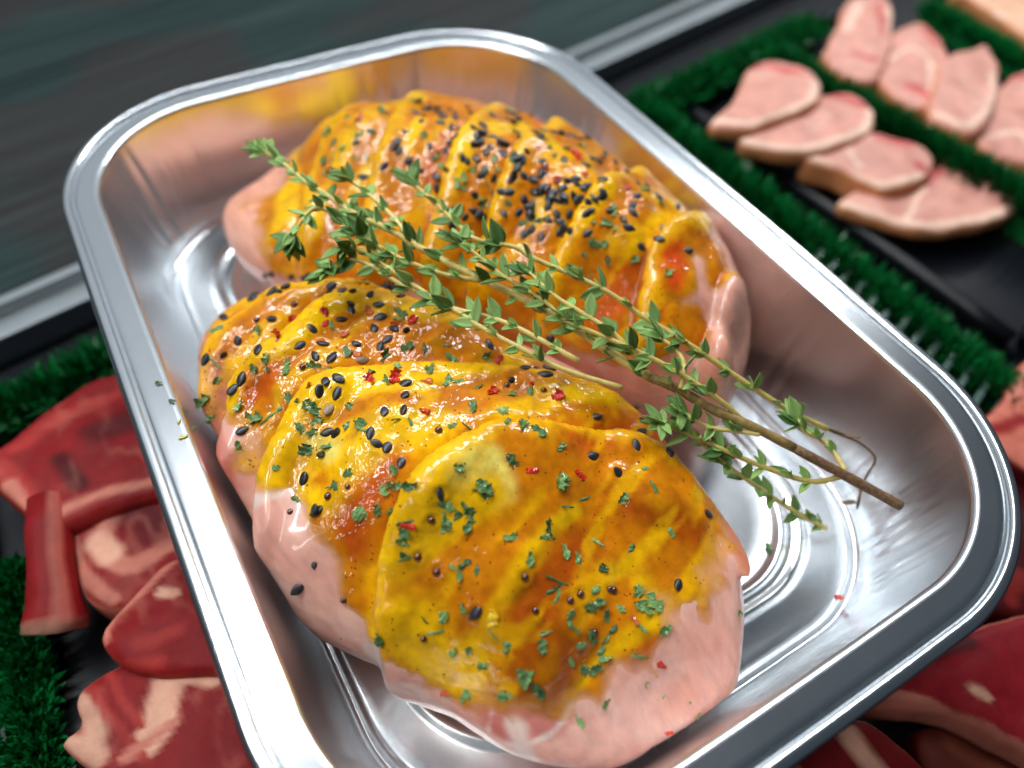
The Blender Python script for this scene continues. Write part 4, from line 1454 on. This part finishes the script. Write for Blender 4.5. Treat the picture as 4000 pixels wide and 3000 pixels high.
slab('pork_chop', [(1890, 150), (1915, 80), (1955, 48), (2005, 40), (2055, 105), (2050, 170), (2010, 224), (1945, 205)], .021, .009, PK, [([(1970, 180), (2000, 195)], 4, PKD, .7), ([(1930, 120), (1970, 100), (2010, 130), (2010, 190)], 1.2, FATP, .5), ([(2000, 50), (2030, 90)], 2, PKD, .6)], M_pork, 'pork chop second in the back row, with a white seam round its eye', 'pork chop', gp, SKIN, seed=6, vein=VP)
slab('pork_chop', [(2012, 240), (2022, 165), (2050, 115), (2100, 96), (2138, 82), (2168, 140), (2158, 215), (2115, 278), (2060, 268)], .0235, .009, PK, [([(2030, 240), (2100, 265), (2145, 215), (2152, 150)], 1.8, FATP, .75)], M_pork, 'plain pale pork chop third in the back row', 'pork chop', gp, SKIN, seed=7, vein=VP)
slab('pork_chop', [(2110, 300), (2140, 240), (2160, 180), (2230, 140), (2300, 200), (2300, 330), (2230, 345)], .018, .009, PK, [([(2180, 160), (2230, 160)], 3, PKD, .6), ([(2140, 285), (2200, 280), (2230, 310)], 1.6, FATP, .5)], M_pork, 'pork chop at the right edge of the back row', 'pork chop', gp, SKIN, seed=8, vein=VP)
slab('pork_slice', [(2060, -30), (2110, -10), (2212, 60), (2300, 110), (2300, -60), (2100, -90)], .020, .010, col(224, 172, 138), [([(2100, 0), (2212, 40)], 2, FATP, .6)], M_pork, 'pale tan pork slice in the top right corner behind a green divider', 'pork slice', None, SKIN, seed=9, vein=VP)

RD, RDD, RDL, FATR, FATW = col(138, 27, 30), col(96, 16, 22), col(168, 52, 48), col(204, 126, 108), col(230, 176, 150)
gl = 'lamb chops in the left hand tray'
slab('lamb_chop', [(-60, 1000), (0, 945), (110, 862), (240, 792), (380, 800), (420, 1010), (280, 1075), (180, 1110), (120, 1135), (60, 1125), (20, 1080)], .024, .014, RD,
     [([(20, 960), (120, 900), (240, 850)], 2.2, RDL, .7), ([(0, 1000), (60, 1080)], 2.5, RDL, .6), ([(120, 990), (165, 1040)], 2.4, RDD * .75, .7), ([(200, 930), (280, 900)], 4, RDD, .7), ([(10, 1040), (50, 1100)], 2.0, FATR, .5), ([(120, 1100), (220, 1060), (330, 1030)], 1.5, FATR, .6)], M_meat, 'dark red lamb chop highest up the left tray, under the green divider', 'lamb chop', gl, RDL, seed=11, vein=FATR)
l2 = slab('lamb_chop', [(120, 1110), (160, 1040), (260, 990), (360, 960), (470, 1180), (440, 1290), (320, 1300), (240, 1310), (180, 1280), (145, 1210)], .020, .013, RD,
     [([(265, 1060), (232, 1120), (212, 1170), (240, 1205), (290, 1220), (380, 1150)], 2.2, FATR, .4), ([(130, 1120), (160, 1210), (230, 1290)], 1.9, FATR * .85, .5), ([(290, 1090), (330, 1130)], 6, RDD, .8), ([(205, 1165), (235, 1195)], 3.0, FATW, .5), ([(180, 1080), (200, 1120)], 1.2, FATR, .6)], M_meat, 'lamb chop in the middle of the left tray with a rib bone hanging off', 'lamb chop', gl, FATR, seed=12, vein=FATR)
bone = child('rib_bone', tube([at(x, y, z) for x, y, z in ((105, 1080, -.040), (105, 1150, -.041), (112, 1220, -.042), (120, 1290, -.043), (124, 1335, -.044), (126, 1362, -.045))], 4.2 * mm, 6.6 * mm, 20, 'rib_bone'), M_meat, l2)
bme = bone.data
bv_ = np.array([v.co[:] for v in bme.vertices])
bv_ = bv_ + 0.0022 * np.c_[fnoise(bv_, .012, 3), fnoise(bv_, .012, 4), .5 * fnoise(bv_, .012, 5)]
bme.vertices.foreach_set('co', bv_.ravel())
set_color(bme, 'col', np.array([(FATW * .8 if i >= len(bme.vertices) - 20 else (RD * (0.9 + .5 * (i % 20 in (3, 4, 5, 12))) + FATW * .25 * (i % 20 in (5, 6, 15)))) for i in range(len(bme.vertices))]))
slab('lamb_chop', [(200, 1385), (222, 1325), (285, 1262), (370, 1190), (470, 1230), (520, 1420), (400, 1450), (270, 1440)], .0225, .013, RD,
     [([(212, 1375), (238, 1315), (370, 1200)], 1.6, FATR, .5), ([(300, 1380), (380, 1360)], 1.5, RDL, .7), ([(335, 1275), (365, 1280)], 1.2, FATW, .5), ([(260, 1432), (340, 1420)], 1.8, RDL, .6)], M_meat, 'narrow lamb chop between the ribbed one and the fat-streaked one', 'lamb chop', gl, RDL, seed=13, vein=FATR)
slab('lamb_chop', [(122, 1600), (170, 1565), (160, 1500), (215, 1450), (320, 1405), (480, 1390), (640, 1700), (580, 1790), (330, 1770), (200, 1670)], .019, .014, RD,
     [([(375, 1400), (360, 1480), (340, 1560), (310, 1600)], 3.6, FATW, .35), ([(380, 1440), (460, 1460)], 2.2, FATW * .95, .4), ([(170, 1510), (200, 1560), (190, 1600)], 2.4, FATW * .85, .5), ([(190, 1480), (260, 1580), (300, 1640)], 1.2, RDL, .6), ([(230, 1450), (300, 1560)], 1.0, RDL, .6), ([(140, 1600), (200, 1630)], 2.5, FATW * .9, .5), ([(260, 1640), (330, 1590), (380, 1560)], 1.2, FATR, .5), ([(400, 1400), (405, 1430)], 1.8, RDD, .6)], M_meat, 'large lamb chop at the bottom left with a broad band of white fat', 'lamb chop', gl, FATR, seed=14, vein=FATR)
gr = 'meat cuts in the tray under the near right corner'
slab('beef_cut', [(2130, 930), (2160, 860), (2230, 760), (2330, 780), (2330, 1000), (2240, 1010)], .020, .016, col(196, 110, 92), [([(2160, 920), (2220, 900)], 2.4, RD, .7), ([(2190, 840), (2230, 800)], 2, FATR, .6)], M_meat, 'pinkish meat cut at the right edge beyond the tray corner', 'meat cut', gr, RDD, seed=15)
slab('beef_cut', [(2150, 1010), (2240, 1000), (2330, 1060), (2330, 1290), (2190, 1330), (2120, 1250)], .014, .012, RDD * .45, [([(2190, 1290), (2212, 1240)], 2, RDL * .5, .6)], M_meat, 'dark red-brown meat cut below the pinkish one at the right edge', 'meat cut', gr, RDD * .3, seed=16)
slab('beef_cut', [(1880, 1500), (1950, 1420), (2060, 1370), (2180, 1330), (2330, 1330), (2330, 1640), (2200, 1600), (2060, 1530)], .020, .014, col(140, 24, 34), [([(1890, 1500), (1980, 1500), (2080, 1545), (2212, 1610), (2330, 1660)], 1.6, FATR, .4), ([(2110, 1490), (2140, 1510)], 1.2, FATW * .8, .5), ([(2000, 1410), (2100, 1380)], 1.6, RDD * .6, .7)], M_meat, 'deep red meat cut with a fat edge in the lower right corner', 'meat cut', gr, FATR, seed=17)
slab('beef_cut', [(1690, 1690), (1700, 1640), (1800, 1560), (1880, 1545), (1960, 1600), (2030, 1680), (2000, 1760), (1760, 1780)], .020, .014, RD * .8, [([(1830, 1560), (1860, 1610), (1930, 1700)], 2.2, FATW, .4), ([(1720, 1650), (1760, 1700)], 1.4, FATR * .8, .6)], M_meat, 'meat cut with a pale fat band below the near rim', 'meat cut', gr, FATR, seed=18)
slab('beef_cut', [(1990, 1590), (2060, 1570), (2200, 1640), (2330, 1700), (2330, 1800), (2060, 1760)], .014, .012, col(96, 40, 30), [([(2060, 1600), (2212, 1690)], 2.0, col(120, 62, 44), .6)], M_meat, 'brown edged meat cut at the bottom right corner', 'meat cut', gr, RDD * .5, seed=19)


def black_tray(px, z, label, lip=.006):
    """a shallow black display tray: floor and four raised lips"""
    c = [np.array(q) for q in plan(px, -RIM + z)]
    t = thing('display_tray', label, 'display tray', (*np.mean(c, 0), 0.0), 'black display trays')
    bm = bmesh.new()
    lo = [bm.verts.new((p[0], p[1], .0008)) for p in c]
    hi = [bm.verts.new((p[0], p[1], .0028)) for p in c]
    bm.faces.new(hi)
    bm.faces.new(lo[::-1])
    for i in range(4):
        j = (i + 1) % 4
        bm.faces.new((lo[i], lo[j], hi[j], hi[i]))
    bmesh.ops.recalc_face_normals(bm, faces=bm.faces)
    child('floor', bm_mesh(bm, 'floor', False), M_black, t)
    for i in range(4):
        a, b = c[i], c[(i + 1) % 4]
        d = (b - a) / np.linalg.norm(b - a)
        pts = [np.r_[a + d * .004, .0060], np.r_[(a + b) / 2, .0062], np.r_[b - d * .004, .0060]]
        child('lip', tube(spline(pts, 4), 3.0 * mm, 3.0 * mm, 10, 'lip'), M_black, t)
    return t


black_tray([(1440, 215), (1715, 100), (2400, 470), (2200, 760)], .004, 'black display tray under the front row of pork chops')
black_tray([(1730, 92), (1960, -60), (2500, 250), (2330, 420)], .004, 'black display tray under the back row of pork chops')
black_tray([(-60, 1010), (260, 760), (650, 1700), (60, 1780)], .004, 'black display tray under the lamb chops')


def divider(pts, width, height, label, n, seed, tine=None):
    """a strip of green plastic grass: a base bar with a dense brush of blades"""
    r = random.Random(seed)
    P = [np.asarray(p, float) for p in pts]
    c = np.mean(P, 0)
    t = thing('green_divider', label, 'green divider', (c[0], c[1], .0), 'green plastic grass dividers')
    bm = bmesh.new()
    d = (P[1] - P[0])
    L = np.linalg.norm(d)
    d = d / L
    nn = np.array([-d[1], d[0]])
    bars = [P[0] - nn * width * .3, P[1] - nn * width * .3, P[1] + nn * width * .3, P[0] + nn * width * .3]
    lo = [bm.verts.new((*q, .001)) for q in bars]
    hi = [bm.verts.new((*q, height * .55)) for q in bars]
    bm.faces.new(hi)
    bm.faces.new(lo[::-1])
    for i in range(4):
        j = (i + 1) % 4
        bm.faces.new((lo[i], lo[j], hi[j], hi[i]))
    bmesh.ops.recalc_face_normals(bm, faces=bm.faces)
    child('base', bm_mesh(bm, 'base', False), M_green, t)
    V, F = [], []
    for _ in range(n):
        u = r.random() * L
        a = r.gauss(0, .55)
        w = max(-1, min(1, a))
        root = P[0] + d * u + nn * w * width * .28
        b = Vector((nn[0] * w * .9 + r.gauss(0, .35), nn[1] * w * .9 + r.gauss(0, .35), 1.0)).normalized()
        ln = height * r.uniform(.26, .46)
        s = b.orthogonal().normalized()
        s.rotate(Matrix.Rotation(r.uniform(0, 6.28), 3, b))
        wd = r.uniform(.7, 1.3) * mm
        base = Vector((root[0], root[1], height * .42))
        k = len(V)
        bend = s.cross(b) * r.uniform(-.25, .25) * ln
        V += [tuple(base - s * wd), tuple(base + s * wd), tuple(base + b * ln * .6 + s * wd * .9 + bend * .4), tuple(base + b * ln * .6 - s * wd * .9 + bend * .4), tuple(base + b * ln + bend)]
        F += [(k, k + 1, k + 2, k + 3), (k + 3, k + 2, k + 4)]
    me = mesh_np('grass_blades', V, F)
    br = child('grass_blades', me, M_green, t)
    br['kind'] = 'stuff'
    return t


dz = -RIM + .020
A = lambda x, y, z=dz: at(x, y, z)[:2]
e0, e1 = A(-60, 870), A(1780, 15)
divider((e0, e1), .018, .022, 'green grass strip running along the foot of the steel trim', 5200, 1)
divider((A(1405, 205, -RIM + .022), A(2310, 895, -RIM + .022)), .0095, .025, 'green grass divider between the foil tray and the front pork row', 3800, 2)
divider((A(1690, 90, -RIM + .024), A(2350, 450, -RIM + .024)), .009, .028, 'green grass divider between the two rows of pork chops', 2800, 3)
divider((A(2020, -25), A(2330, 140)), .012, .020, 'green grass divider in the top right corner', 1500, 4)
divider((A(-35, 1180), A(30, 1800)), .012, .015, 'green grass strip left of the lamb chops', 2600, 5)
divider((np.array((-.09, -.03)), np.array((.09, -.03))), .03, .0235, 'green grass strip hidden beneath the foil tray', 600, 6)

# row of pale comb teeth beside the near divider
comb = thing('comb_strip', 'row of pale plastic comb teeth beside the green divider at right', 'comb strip', (*A(2000, 760), 0.0))
ca, cb = at(1768, 548, -.042), at(2165, 872, -.042)
for k in range(13):
    q = ca + (cb - ca) * k / 12
    d = np.array(at(1905, 610, -.042)[:2]) - np.array(at(1868, 655, -.042)[:2])
    d = d / np.linalg.norm(d)
    bm = bmesh.new()
    box_bm(bm, -.0055, .0055, -.0009, .0009, .0, .0145, .0004)
    o = obj('tooth', bm_mesh(bm, 'tooth', False), M_tine, comb)
    o.location = Vector(q) - Vector(comb.location)
    o.location.z = .002
    o.rotation_euler.z = math.atan2(d[1], d[0])
print('leaves', n_leaf, len([o for o in thyme.children if o.name.startswith('leaf')]), 'seeds', len(S_all[1]), len(S_all[2]), 'flakes', len(P_all[1]), len(P_all[2]), 'verts', len(V1), len(V2))
